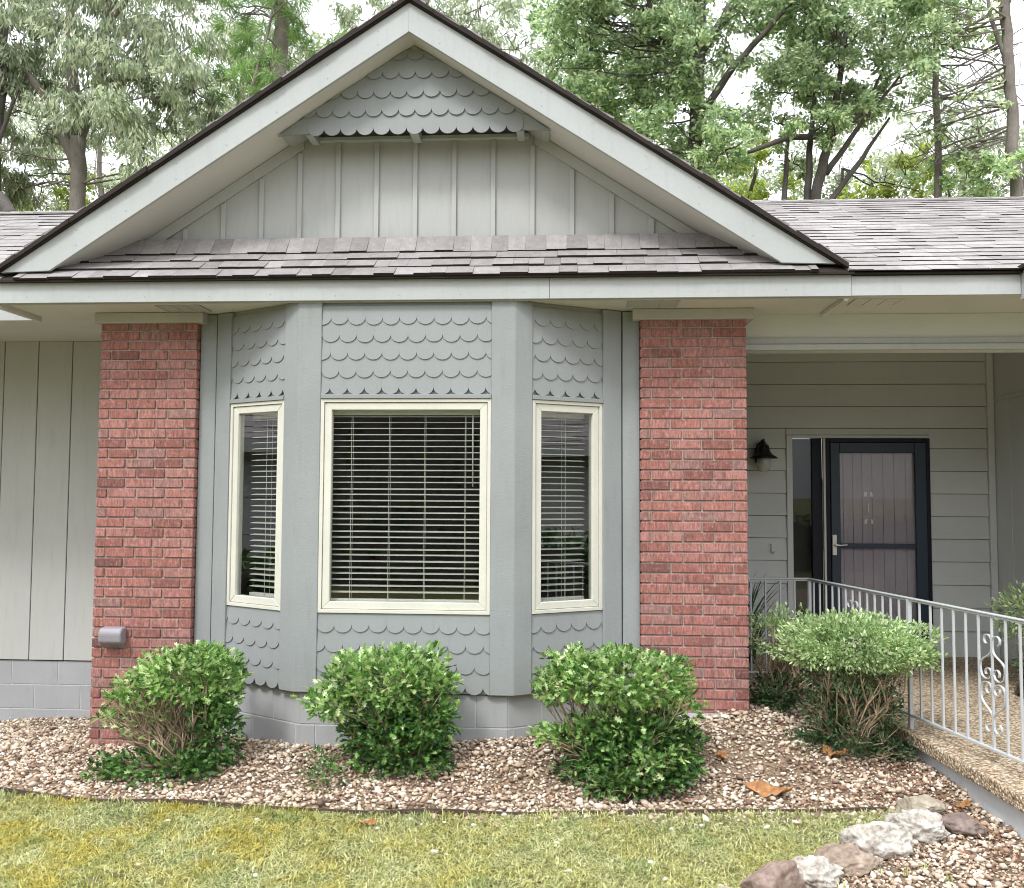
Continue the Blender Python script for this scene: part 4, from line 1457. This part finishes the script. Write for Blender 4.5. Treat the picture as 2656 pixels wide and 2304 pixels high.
# spiky plant between railing and porch wall
rr = random.Random(21)
root = empty('strap_leaf_plant', (2.55, 2.45, -.047))
tag(root, 'dark strap leaved plant behind the railing under the lantern', 'plant')
mb = MB()
for k in range(46):
    a = rr.uniform(0, 2 * math.pi); l = rr.uniform(.55, 1.0); sp = rr.uniform(.15, .55)
    b = Vector((2.55 + rr.uniform(-.08, .08), 2.45 + rr.uniform(-.08, .08), -.047))
    pts = [b + Vector((math.cos(a) * sp * t_ ** 1.6, math.sin(a) * sp * t_ ** 1.6, l * (t_ - .22 * t_ ** 3))) for t_ in np.linspace(0, 1, 7)]
    wv = Vector((-math.sin(a), math.cos(a), 0))
    vs, fs = [], []
    for i, p in enumerate(pts):
        hw = .011 * (1 - (i / 6) ** 2) + .001
        vs += [p - wv * hw, p + wv * hw]
    fs = [(2 * i, 2 * i + 1, 2 * i + 3, 2 * i + 2) for i in range(6)]
    mb.add(vs, fs)
attach(mb.obj('leaves', 'box_dark'), root)
# seedlings and sprigs
for x, y, l, sd in ((-.36, -.40, 'thin green seedling in the gravel left of the middle holly', 31), (-.33, -.56, 'low sprig in the gravel beside the middle holly foot', 32)):
    rng2 = np.random.default_rng(sd)
    z0 = gzf(x, y)
    root = empty('seedling', (x, y, z0)); tag(root, l, 'seedling')
    P, D = blob_leaves(rng2, [(x, y, z0 + .07, .13, .09, .08, 60, .9)])
    P[:, 2] = np.maximum(P[:, 2], z0 + .01)
    attach(np_obj('leaves', place(HV, P, leaf_frames(rng2, D), .04 * rng2.uniform(.6, 1.2, len(P))), HF, len(P), 'holly'), root)
    attach(twigs(sd, (x, y, z0 - .01), ring_targets(rng2, [(x, y, z0 + .07, .11, .08, .07)], 8), .004, 1).obj('stems', 'twig'), root)

# ------------------------------------------------------------------ stones
def rock(label, x, y, sx, sy, sz, rot, mat, seed, sink=.3, rough=.16, cuts=6):
    import bmesh
    bm = bmesh.new()
    bmesh.ops.create_icosphere(bm, subdivisions=5, radius=1)
    r_ = random.Random(seed)
    planes = []
    for k in range(cuts):
        d = Vector((r_.gauss(0, 1), r_.gauss(0, 1), r_.gauss(0, .7))).normalized()
        planes.append((d, r_.uniform(.55, .82)))
    sx *= .9; sy *= .9; sz *= .95
    for v in bm.verts:
        for d, c in planes:
            p = v.co.dot(d)
            if p > c:
                v.co -= d * (p - c) * .985
        nn = mnoise.fractal(v.co * 1.8 + Vector((seed * 3.1, 0, 0)), .9, 2.1, 5)
        v.co *= 1 + rough * nn + rough * .5 * (mnoise.noise(v.co * 6 + Vector((0, seed * 1.7, 0)))) - rough * .9 * max(0, .12 - abs(mnoise.noise(v.co * 2.6 + Vector((seed, 0, 5)))))  * 4
        v.co.x *= sx; v.co.y *= sy; v.co.z *= sz
    me = bpy.data.meshes.new('stone')
    bm.to_mesh(me); bm.free()
    me.polygons.foreach_set('use_smooth', [True] * len(me.polygons))
    me.materials.append(MAT[mat])
    o = bpy.data.objects.new('stone', me)
    COL.objects.link(o)
    o.location = (x, y, gzf(x, y) + sz * (1 - sink) - .022)
    o.rotation_euler = (r_.uniform(-.1, .1), r_.uniform(-.1, .1), R(rot))
    tag(o, label, 'stone', 'stones along the lawn edge')
    return o
rock('flat grey tan stone at the end of the metal edging', 2.86, -.72, .155, .11, .085, -10, 'rock_grey', 41, .35, .10, 8)
rock('dark reddish brown stone behind the white rocks', 2.98, -.90, .18, .12, .075, -25, 'rock_dark', 42, .4, .14, 7)
rock('pitted white rock beside the dark brown stone', 2.76, -1.03, .175, .12, .095, -30, 'rock_white', 43, .35, .22, 5)
rock('bright smooth white rock, largest of the row', 2.49, -1.19, .185, .11, .105, -8, 'rock_white', 45, .35, .15, 5)
rock('flat tan stone lying in front of the white rock', 2.30, -1.38, .20, .14, .075, 20, 'rock_tan', 46, .35, .12, 8)
rock('small whitish grey stone between the tan and pointed brown stones', 2.12, -1.56, .135, .11, .080, 0, 'rock_white', 47, .35, .2, 6)
rock('pointed brown stone at the lawn corner', 1.92, -1.69, .185, .13, .135, 15, 'rock_brown', 48, .35, .10, 9)
rock('low grey stone half buried at the bottom of the lawn', 1.70, -1.80, .16, .11, .065, 0, 'rock_grey', 49, .4, .12, 7)

# white pebbles strewn on the lawn
rr = random.Random(9)
pts = [(-.55, -1.0), (-1.02, -1.05), (.30, -1.0), (.42, -.98), (.55, -1.01), (1.55, -.95), (1.25, -1.02), (.40, -1.34), (.48, -1.38), (1.46, -1.55), (1.70, -1.60), (1.42, -1.38), (1.0, -1.22), (-.9, -1.6), (-.32, -1.65), (1.06, -1.52), (2.05, -.95), (1.72, -.90), (2.2, -.88), (.9, -1.0)]
proto = None
for k, (x, y) in enumerate(pts):
    if proto is None:
        mb = MB()
        v = varV[2] * np.array([1.3, .9, .55])
        mb.v = [tuple(p) for p in v]; mb.f = icoF
        o = proto = mb.obj('lawn_pebble', 'pebble_white', smooth=True)
    else:
        o = proto.copy(); COL.objects.link(o)
    s = rr.uniform(.011, .021)
    o.scale = (s, s, s)
    o.location = (x + rr.uniform(-.02, .02), y, gzf(x, y) + .009)
    o.rotation_euler = (rr.uniform(-.3, .3), rr.uniform(-.3, .3), rr.uniform(0, 6))
    tag(o, 'small pale pebble lying loose on the mossy lawn', 'pebble', 'pale pebbles strewn on the lawn')

# dry leaves
def dry_leaf(label, x, y, l, wdt, rot, curl, seed, cat='dead leaf'):
    r_ = random.Random(seed)
    mb = MB()
    n = 30
    vs = []
    for i in range(n + 1):
        t_ = i / n
        hw = wdt * (math.sin(math.pi * t_) ** .6 * (.38 + .75 * abs(math.sin(t_ * 10.4 + .4)) ** .7) * (.8 + .3 * t_) + .03)
        for j in (-2, -1, 0, 1, 2):
            s = j / 2
            zc = curl * (abs(s) ** 1.3) * (.7 + .6 * math.sin(t_ * 6 + j + seed)) + curl * 1.2 * (t_ - .45) ** 2 * 2 + .006 * math.sin(t_ * 21 + j)
            vs.append(((t_ - .5) * l, s * hw, zc + .004))
    fs = [(i * 5 + j, i * 5 + j + 1, (i + 1) * 5 + j + 1, (i + 1) * 5 + j) for i in range(n) for j in range(4)]
    mb.add(vs, fs)
    o = mb.obj('dead_leaf', 'dry_leaf', smooth=True)
    md = o.modifiers.new('thickness', 'SOLIDIFY'); md.thickness = .0012
    o.location = (x, y, gzf(x, y) + .02)
    o.rotation_euler = (R(14), r_.uniform(-.1, .1), R(rot))
    tag(o, label, cat)
    return o
dry_leaf('large curled orange brown leaf on the gravel right of the broad holly', 2.14, -.49, .25, .06, -12, .03, 61)
dry_leaf('smaller curled orange leaf on the gravel below the flat topped shrub', 2.60, -.10, .13, .045, -20, .03, 62)
dry_leaf('small rust coloured leaf scrap beside the walkway foundation', 3.12, -.62, .08, .03, 10, .02, 63)
dry_leaf('curled brown leaf lying on the lawn below the edging', .02, -1.02, .09, .02, 5, .012, 64)
dry_leaf('pale brown leaf scrap on the gravel behind the edging and big leaf', 1.93, -.18, .07, .03, 30, .02, 65)

# fine leaf litter among the pebbles
rng = np.random.default_rng(90)
N = 900
ly = rng.uniform(-1.5, .2, 520); lx = np.interp(ly, [-1.5, -.7, .2], [3.2, 3.13, 3.03]) - rng.exponential(.10, 520)
x = np.concatenate([lx, rng.uniform(2.2, 3.1, 260), rng.uniform(-2.6, 3.1, 480)]); y = np.concatenate([ly, rng.normal(-.35, .35, 260), rng.uniform(-.8, 1.2, 480)])
ok = in_bed(x, y); x, y = x[ok], y[ok]; N = len(x)
LVv = np.array([(0, 0, 0), (.3, .22, .08), (.7, .18, .02), (1, 0, .1), (.7, -.18, .06), (.3, -.22, .02)])
P = np.stack([x, y, gz(x, y) + .012], 1)
g = np_obj('leaf_litter', place(LVv, P, rand_frames(rng, N, np.tile([0, 0, 1.0], (N, 1)), .5), rng.uniform(.012, .042, N)), [(0, 1, 2, 3, 4, 5)], N, 'litter')
g['kind'] = 'stuff'; g['label'] = 'scraps of brown leaf litter among the pebbles'; g['category'] = 'leaf litter'

# ------------------------------------------------------------------ trees
def rot_towards(rr, d, a):
    v = Vector((rr.gauss(0, 1), rr.gauss(0, 1), rr.gauss(0, 1)))
    v = (v - d * v.dot(d)).normalized()
    return (d * math.cos(a) + v * math.sin(a)).normalized()
def limb(mb, rr, p, q, r0, r1, wob=.06, n=7, sides=7):
    p, q = Vector(p), Vector(q)
    L_ = (q - p).length
    pts = [p]
    off = Vector((0, 0, 0))
    for i in range(1, n + 1):
        off = off * .7 + Vector((rr.gauss(0, 1), rr.gauss(0, 1), rr.gauss(0, .6))) * wob * L_ / n
        pts.append(p.lerp(q, i / n) + off * (1 if i < n else .3))
    mb.tube(pts, [r0 + (r1 - r0) * (i / n) for i in range(n + 1)], sides, caps=False)
    return pts
def branchlets(mb, rr, tip, d, L_, r, depth, ends):
    d = d.normalized()
    q = tip + d * L_
    pts = limb(mb, rr, tip, q, r, r * .55, .15, 4, 4)
    if depth <= 0:
        ends.append(q)
        return
    for k in range(rr.choice((2, 3))):
        s = pts[rr.choice((2, 3, 4))]
        branchlets(mb, rr, s, rot_towards(rr, d, rr.uniform(.35, .9)), L_ * rr.uniform(.55, .8), r * .55, depth - 1, ends)

TV = np.array([(0, 0, 0), (.5, .26, .07), (1, 0, -.05), (.5, -.26, .07)]); TF = [(0, 2, 1), (0, 3, 2)]
WV = np.array([(0, 0, 0), (.45, .13, .04), (1, 0, -.06), (.45, -.13, .04)])
def tree(name, label, seed, trunk, limbs, clumps, leaf_mat, leafV, lsize, bark, droop=0.0, cat='tree', group='trees behind the house', dens=1.0, twig=True):
    """trunk: list of (x,y,z,r); limbs: lists of (x,y,z,r); clumps: (x,y,z, rx,ry,rz, n)"""
    rr = random.Random(seed); rng = np.random.default_rng(seed)
    b = trunk[0]
    root = empty(name, (b[0], b[1], b[2]))
    tag(root, label, cat, group)
    mb = MB()
    def chain(ch, sides):
        pts, rad = [], []
        for k in range(len(ch) - 1):
            a, c = Vector(ch[k][:3]), Vector(ch[k + 1][:3])
            for i in range(5):
                t_ = i / 5
                wob = .05 * (a - c).length * .3
                j = Vector((rr.gauss(0, wob), rr.gauss(0, wob), 0)) * (0 if i == 0 else .5)
                pts.append(a.lerp(c, t_) + j); rad.append((ch[k][3] * (1 - t_) + ch[k + 1][3] * t_) * rr.uniform(.95, 1.06))
        pts.append(Vector(ch[-1][:3])); rad.append(ch[-1][3])
        mb.tube(pts, rad, sides, caps=True)
        return pts
    allp = chain(trunk, 12)
    for l in limbs:
        allp += chain(l, 8)
    # twigs reach from the nearest wood into each clump
    P, D, zz = [], [], []
    for cx, cy, cz, rx, ry, rz, n in clumps:
        c = Vector((cx, cy, cz))
        if twig and rr.random() < .36:
            cand = sorted(allp, key=lambda p: (p - c).length + (1.5 if p.z > cz + .3 else 0))[:6]
            near = rr.choice(cand[:3])
            pts = limb(mb, rr, near, c, .022, .010, .22, 6, 5)
            for k in range(5):
                d = Vector((rr.gauss(0, rx), rr.gauss(0, ry), rr.gauss(0, rz)))
                branchlets(mb, rr, pts[rr.choice((3, 4, 5, 6))], d, d.length * .55, .012, 1, [])
        n = int(n * dens)
        sub = max(3, n // 90)
        sc = rng.normal(0, .52, (sub, 3)) * np.array([rx, ry, rz])
        which = rng.integers(0, sub, n)
        p = np.array([cx, cy, cz]) + sc[which] + rng.normal(0, .20, (n, 3)) * np.array([rx, ry, rz * .9])
        P.append(p)
        d = p - np.array([cx, cy, cz]); d /= np.linalg.norm(d, axis=1)[:, None] + 1e-6
        D.append(d)
    attach(mb.obj('trunk', bark, smooth=True), root)
    if P:
        P = np.concatenate(P); D = np.concatenate(D)
        n = len(P)
        if droop:
            x = D * .35 + np.array([0, 0, -droop]) + rng.normal(0, .4, (n, 3))
            x /= np.linalg.norm(x, axis=1)[:, None]
            a = rng.normal(0, 1, (n, 3)) + np.array([0, -.8, .3])
            zv = a - (a * x).sum(1)[:, None] * x
            zv /= np.linalg.norm(zv, axis=1)[:, None]
            M = np.stack([x, np.cross(zv, x), zv], 2)
        else:
            M = leaf_frames(rng, D, -.1, .7)
        attach(np_obj('crown', place(leafV, P, M, lsize * rng.uniform(.6, 1.3, n)), TF, n, leaf_mat), root)
    return root

rc = np.random.default_rng(77)
def cloud(x0, x1, y0, y1, z0, z1, k, r, n, holes=()):
    out = []
    while len(out) < k:
        x, y, z = rc.uniform(x0, x1), rc.uniform(y0, y1), rc.uniform(z0, z1)
        if any(((x - hx) / hr) ** 2 + ((z - hz) / hr) ** 2 < 1 for hx, hz, hr in holes):
            continue
        s = rc.uniform(.7, 1.25)
        out.append((x, y, z, r * s, r * s, r * s * .75, int(n * s * s)))
    return out
GZ = -.5
# pale willow oak left of the gable
tree('willow_oak', 'tall willow oak with thick grey forked trunk and drooping pale leaves', 101,
     [(-8.95, 12, GZ, .19), (-8.95, 12, 7.0, .15), (-8.97, 12.0, 8.6, .155)],
     [[(-8.97, 12, 8.5, .11), (-8.6, 12, 9.6, .09), (-8.2, 12, 12.5, .06)], [(-8.97, 12, 8.5, .12), (-9.2, 12, 10.5, .10), (-9.4, 12, 13, .07)], [(-8.97, 12, 7.9, .11), (-9.5, 11.8, 9.3, .09), (-10.4, 11.6, 10.4, .05)],
      [(-9.1, 12, 10.2, .08), (-8.0, 11.8, 11.3, .06), (-6.8, 11.5, 12.1, .03)], [(-8.6, 12, 9.8, .06), (-7.4, 11.7, 9.7, .045), (-6.4, 11.3, 10.1, .02)]],
     cloud(-11.5, -6.6, 10.6, 13.2, 8.6, 12.8, 62, .62, 330, holes=((-8.5, 8.6, .55), (-9.5, 11.9, .5))) + cloud(-8.2, -5.9, 10.6, 13, 7.4, 9.6, 20, .52, 300, holes=((-8.3, 8.2, .5), (-7.0, 9.0, .45))) + cloud(-11.6, -9.6, 11, 13, 7.6, 8.8, 10, .5, 280),
     'tree_pale', WV, .16, 'bark', droop=1.0, dens=1.45)
tree('willow_oak', 'slim willow oak behind the left roof edge with leaning dead limb', 102,
     [(-10.45, 11.5, GZ, .16), (-10.4, 11.5, 7.5, .13), (-10.3, 11.5, 11, .09)],
     [[(-11.6, 10.6, 8.2, .11), (-10.5, 10.4, 7.45, .12), (-9.4, 10.2, 6.75, .13), (-9.1, 10.1, 6.4, .12)], [(-10.4, 11.5, 8.2, .05), (-9.9, 11.4, 9.4, .03)]],
     cloud(-11.6, -9.7, 10.8, 12.2, 8.2, 11.2, 15, .5, 260), 'tree_pale', WV, .17, 'bark_dark', droop=.9)
tree('understory_tree', 'yellow green saplings low behind the left roof', 103,
     [(-9.9, 13.5, GZ, .07), (-9.8, 13.5, 7.6, .05)], [[(-8.6, 13.8, GZ, .05), (-8.3, 13.8, 7.6, .03)]],
     cloud(-11.8, -7.2, 13.0, 15, 6.6, 8.2, 24, .5, 260), 'tree_yellow', TV, .12, 'bark_dark')
# pine
rng3 = np.random.default_rng(55)
pine_cl = []
for k in range(30):
    z = rng3.uniform(9.2, 12.0); a = rng3.uniform(0, 2 * math.pi); r_ = rng3.uniform(.5, 1.7)
    pine_cl.append((-5.1 + math.cos(a) * r_, 12.5 + math.sin(a) * r_ * .8, z, .34, .34, .24, 330))
tree('pine_tree', 'bright green pine with tufted needles left of the gable slope', 104,
     [(-4.9, 12.5, GZ, .22), (-5.0, 12.5, 9, .19), (-4.95, 12.5, 12.5, .14)],
     [[(-5.3, 12.0, 8.0, .05), (-5.5, 12.0, 9.2, .045), (-5.1, 12.0, 10.6, .03), (-4.9, 12, 11.6, .02)], [(-5.5, 12, 9.2, .03), (-5.9, 12, 10.2, .015)], [(-5.35, 12.0, 9.3, .03), (-4.5, 12, 9.9, .015)]],
     pine_cl, 'pine', np.array([(0, 0, 0), (.5, .035, .01), (1, 0, 0), (.5, -.035, .01)]), .24, 'bark')
tree('slim_tree', 'slim twin stemmed tree seen through the gap left of the gable', 105,
     [(-6.9, 15, GZ, .10), (-6.9, 15, 8.8, .08), (-6.7, 15, 11.5, .05)], [[(-6.9, 15, 8.4, .06), (-6.5, 15, 9.6, .05), (-6.3, 15, 12, .03)], [(-7.0, 15, 9.0, .03), (-7.5, 15, 9.7, .015)]],
     cloud(-8, -4.5, 14.2, 16.5, 9.6, 13.4, 30, .55, 260), 'tree_pale', WV, .17, 'bark', droop=.8)
tree('willow_oak', 'willow oak crown filling the sky just left of the gable peak', 106,
     [(-3.0, 17, GZ, .2), (-3.0, 17, 11, .15), (-2.6, 17, 15, .08)], [[(-3, 17, 11, .09), (-1.6, 16.5, 13, .05)]],
     cloud(-5.2, .6, 15.6, 18.2, 10.2, 14.8, 58, .62, 300), 'tree_pale', WV, .17, 'bark', droop=.7)
# oak right of the gable
tree('oak_tree', 'oak with dark forked trunk and fresh green leaves right of the gable', 107,
     [(3.2, 12, GZ, .2), (3.45, 12, 8.0, .145), (3.52, 12, 9.4, .13), (3.60, 12, 11.4, .11), (3.7, 12, 13.5, .08)],
     [[(3.5, 12, 8.7, .08), (4.2, 11.8, 9.7, .065), (5.0, 11.5, 10.5, .045), (5.9, 11.2, 11.4, .03)], [(3.55, 12, 10.0, .08), (4.3, 12, 11.2, .07), (4.9, 12, 12.8, .04)], [(3.5, 12, 9.2, .07), (2.7, 11.7, 10.4, .05), (2.2, 11.4, 11.7, .03)]],
     cloud(.4, 3.5, 10.6, 12.8, 8.9, 12.3, 62, .50, 300, holes=((3.9, 9.1, .4),)) + cloud(2.2, 4.3, 10.6, 12.8, 7.4, 9.0, 17, .45, 290) + cloud(.9, 3.2, 10.6, 12.2, 8.2, 10.4, 26, .42, 290) + cloud(4.0, 6.0, 11, 13, 10.4, 12.4, 20, .5, 270, holes=((4.4, 11.9, .5),)),
     'tree_green', TV, .105, 'bark_dark', dens=1.3)
tree('oak_tree', 'spreading oak crown over the right roof with clustered leaning stems', 108,
     [(5.6, 12, GZ, .11), (5.75, 12, 7.2, .10), (6.05, 12, 8.4, .08), (6.4, 12, 10.5, .04)],
     [[(5.7, 12.1, GZ, .08), (5.62, 12.1, 7.3, .07), (5.8, 12.1, 9.3, .04)], [(5.3, 12.2, GZ, .06), (5.2, 12.2, 7.2, .055), (5.3, 12.2, 8.6, .03)], [(5.95, 12, 7.6, .06), (6.5, 11.9, 8.4, .045), (7.3, 11.8, 9.4, .02)],
      [(5.9, 12, 6.9, .06), (6.5, 12, 7.7, .05), (7.1, 11.8, 8.6, .02)], [(6.0, 12, 8.35, .07), (5.2, 11.8, 8.25, .06), (4.4, 11.6, 7.9, .035)], [(6.0, 12, 8.3, .06), (6.6, 11.8, 8.7, .04), (7.0, 11.6, 9.6, .02)]],
     cloud(4.7, 8.3, 10.8, 13, 9.0, 11.9, 74, .50, 300, holes=((7.9, 8.9, .4),)) + cloud(5.6, 6.6, 11, 12.6, 8.2, 9.3, 9, .40, 300) + cloud(5.2, 6.0, 11, 12.6, 7.9, 8.6, 4, .3, 200) + cloud(4.6, 5.6, 11, 13, 11.2, 12.6, 10, .5, 250),
     'tree_green', TV, .105, 'bark_dark', dens=1.25)
tree('understory_tree', 'yellow green understory tree low behind the right roof', 109,
     [(4.9, 14.5, GZ, .06), (4.9, 14.5, 7.6, .05), (5.2, 14.5, 9, .03)], [[(6.9, 14.5, GZ, .05), (7.0, 14.5, 8.6, .03)]],
     cloud(4.4, 5.9, 13.6, 15.4, 7.2, 8.7, 13, .45, 250) + cloud(6.9, 8.8, 13.6, 15.4, 7.2, 8.7, 12, .42, 190), 'tree_yellow', TV, .12, 'bark_dark')
# bare pine at the right with its twiggy limbs
def bare_twigs(seed, x, y, z0, z1, n, side):
    rr = random.Random(seed)
    out = []
    for k in range(n):
        z = rr.uniform(z0, z1)
        s = side if rr.random() < .85 else -side
        l = rr.uniform(.9, 2.0)
        p = [(x, y, z, .022), (x + s * l * .5, y + rr.uniform(-.5, .5), z - l * rr.uniform(.0, .25), .015), (x + s * l, y + rr.uniform(-.8, .8), z - l * rr.uniform(-.1, .5), .007)]
        out.append(p)
        for j in range(3):
            t_ = rr.uniform(.3, 1.0)
            bx_, bz_ = x + s * l * t_, z - l * .25 * t_
            out.append([(bx_, p[1][1], bz_, .010), (bx_ + s * rr.uniform(.1, .5), p[1][1] + rr.uniform(-.3, .3), bz_ + rr.uniform(-.35, .35), .007), (bx_ + s * rr.uniform(.2, .8), p[1][1] + rr.uniform(-.5, .5), bz_ + rr.uniform(-.5, .45), .004)])
    return out
tree('bare_pine', 'bare grey trunk with leafless twiggy limbs at the right edge', 110,
     [(9.55, 12, GZ, .15), (9.5, 12, 7.2, .11), (9.42, 12, 9.2, .10), (9.35, 12, 11, .10), (9.3, 12, 13.5, .07)],
     [[(9.42, 12, 9.6, .05), (9.1, 12, 10.6, .04), (8.95, 12, 12.0, .02)], [(9.4, 12, 10.8, .04), (9.75, 12, 11.6, .03)]] + bare_twigs(5, 9.42, 12, 8.2, 11.3, 26, -1),
     cloud(8.4, 9.9, 11, 13, 7.2, 8.1, 10, .36, 200) + cloud(9.3, 10.4, 11.2, 13, 10.8, 12.2, 7, .4, 130) + cloud(8.2, 9.2, 11.2, 13, 8.4, 11.6, 12, .36, 40), 'tree_green', TV, .12, 'bark')
tree('slim_tree', 'slender vine wrapped trunk between the spreading oak and the bare trunk', 111,
     [(8.25, 12.6, GZ, .085), (8.3, 12.6, 8.0, .07), (8.25, 12.6, 11.6, .05)], bare_twigs(9, 8.28, 12.6, 8.2, 10.8, 9, 1),
     cloud(8.15, 8.5, 12.4, 12.8, 7.0, 9.4, 12, .16, 60) + cloud(7.6, 9.0, 12, 13.4, 10.6, 12.4, 12, .42, 160), 'tree_green', TV, .12, 'bark')
# farther trees closing the gaps
far_specs = [(-15, 24, 15), (-10.5, 26, 17), (-6, 25, 16.5), (-1.5, 27, 17), (2.5, 25, 16), (6.5, 26, 13), (11, 25, 14), (15.5, 24, 14)]
words = ['far left beyond the willow oak', 'behind the thick grey trunk', 'behind the pine', 'behind the gable peak', 'behind the dark forked oak', 'behind the leaning stems', 'behind the bare trunk', 'far right beyond the bare trunk']
for k, (x, y, h) in enumerate(far_specs):
    tree('background_tree', 'hazy background tree standing ' + words[k], 120 + k,
         [(x, y, GZ, .22), (x + .2, y, h * .5, .17), (x, y, h * .9, .06)], [[(x + .1, y, h * .5, .09), (x + 1.5, y, h * .7, .04)], [(x + .1, y, h * .55, .09), (x - 1.5, y, h * .75, .04)]],
         cloud(x - 2.3, x + 2.3, y - 1.6, y + 1.6, h * .40, h, 62, .85, 170), 'tree_pale', TV, .19, 'bark', group='background trees')

# ------------------------------------------------------------------ what the windows mirror: across the lawn
rng = np.random.default_rng(500)
def hedge(name, label, x0, x1, y0, y1, z0, z1, n, cat='hedge'):
    root = empty(name, ((x0 + x1) / 2, (y0 + y1) / 2, z0)); tag(root, label, cat)
    mb = MB().box(x0 + .2, x1 - .2, y0 + .2, y1 - .2, z0, z1 - .25)
    attach(mb.obj('branches', 'bark_dark'), root)
    P = np.stack([rng.uniform(x0, x1, n), rng.uniform(y0, y1, n), rng.uniform(z0, z1, n)], 1)
    D = rng.normal(0, 1, (n, 3)); D /= np.linalg.norm(D, axis=1)[:, None]
    attach(np_obj('leaves', place(TV, P, leaf_frames(rng, D), .16 * rng.uniform(.7, 1.4, n)), TF, n, 'hedge'), root)
hedge('clipped_hedge', 'dark clipped hedge across the lawn mirrored in the right bay window', 5.5, 15, -12.5, -11.2, -.5, .9, 5000)
hedge('clipped_hedge', 'dark clipped hedge before the pale neighbouring house', 8.6, 9.6, -9, -1.5, -.5, .75, 4200)
hedge('clipped_hedge', 'dark clipped hedge by the neighbouring garage mirrored in the left bay window', -8.4, -7.4, -5, 1.2, -.5, .55, 3600)
hedge('woodland_edge', 'dense dark woodland edge across the lawn mirrored in the middle bay window', -7.5, 3.2, -14, -12, -.5, 4.0, 11000, 'woodland')
for k, (x, y, h) in enumerate(((-6.5, -17, 6.5), (-2.5, -19, 7), (1.5, -18, 6.5), (5.5, -20, 7))):
    tree('street_tree', ['dark tree across the lawn, farthest left in the middle pane mirror image', 'dark tree across the lawn left of centre in the mirror image', 'dark tree straight across the lawn in the mirror image', 'dark tree across the lawn right of centre in the mirror image'][k], 200 + k,
         [(x, y, GZ, .22), (x, y, h * .6, .15)], [[(x, y, 2, .1), (x + 1, y, 4, .05)]],
         cloud(x - 2.4, x + 2.4, y - 1.4, y + 1.4, .3, h, 34, .95, 110), 'hedge', TV, .30, 'bark_dark', group='trees across the lawn')
def neighbour(name, label, x0, x1, y0, y1, zw, zr_, face):
    root = empty(name, ((x0 + x1) / 2, (y0 + y1) / 2, -.45)); tag(root, label, 'building')
    attach(MB().box(x0, x1, y0, y1, -.45, zw).obj('wall', 'wallstucco'), root)
    mb = MB(); ym = (x0 + x1) / 2
    rr = random.Random(3)
    for s, xe in ((1, x0 - .5), (-1, x1 + .5)):
        v = Vector((ym - xe, 0, zr_ - zw))
        tabs(mb, (xe, y0 - .5, zw + .02), (0, 1, 0), v, y1 - y0 + 1, v.length, .2, rr, wmin=.4, wmax=.8)
    attach(mb.obj('roof', 'shingle'), root)
    mb = MB()
    for yy in (y0, y1 - .1):
        mb.prism([(x0, zw), (x1, zw), (ym, zr_ - .05)], lambda a, b, w_: (a, w_, b), yy, yy + .1)
    mb.box(x0 - .52, x0 - .49, y0 - .5, y1 + .5, zw - .18, zw + .02); mb.box(x1 + .49, x1 + .52, y0 - .5, y1 + .5, zw - .18, zw + .02)
    attach(mb.obj('gable', 'rake'), root)
    mb = MB()
    if face > 0:
        for k in range(4):
            mb.box(x1 + .002, x1 + .03, y0 + 1.4, y0 + 5.4, -.4 + k * .58, .16 + k * .58)
    else:
        for k in range(4):
            mb.box((x0 + x1) / 2 - 2, (x0 + x1) / 2 + 2, y1 + .002, y1 + .03, -.4 + k * .58, .16 + k * .58)
    attach(mb.obj('garage_door', 'trim'), root)
neighbour('garage_wing', 'neighbouring grey garage wing mirrored in the left bay window', -16, -9.5, -5.5, 2.0, 2.2, 4.4, 1)
neighbour('neighbour_house', 'pale neighbouring house mirrored in the right bay window', 11.5, 19, -10, -1.5, 2.3, 4.6, -1)
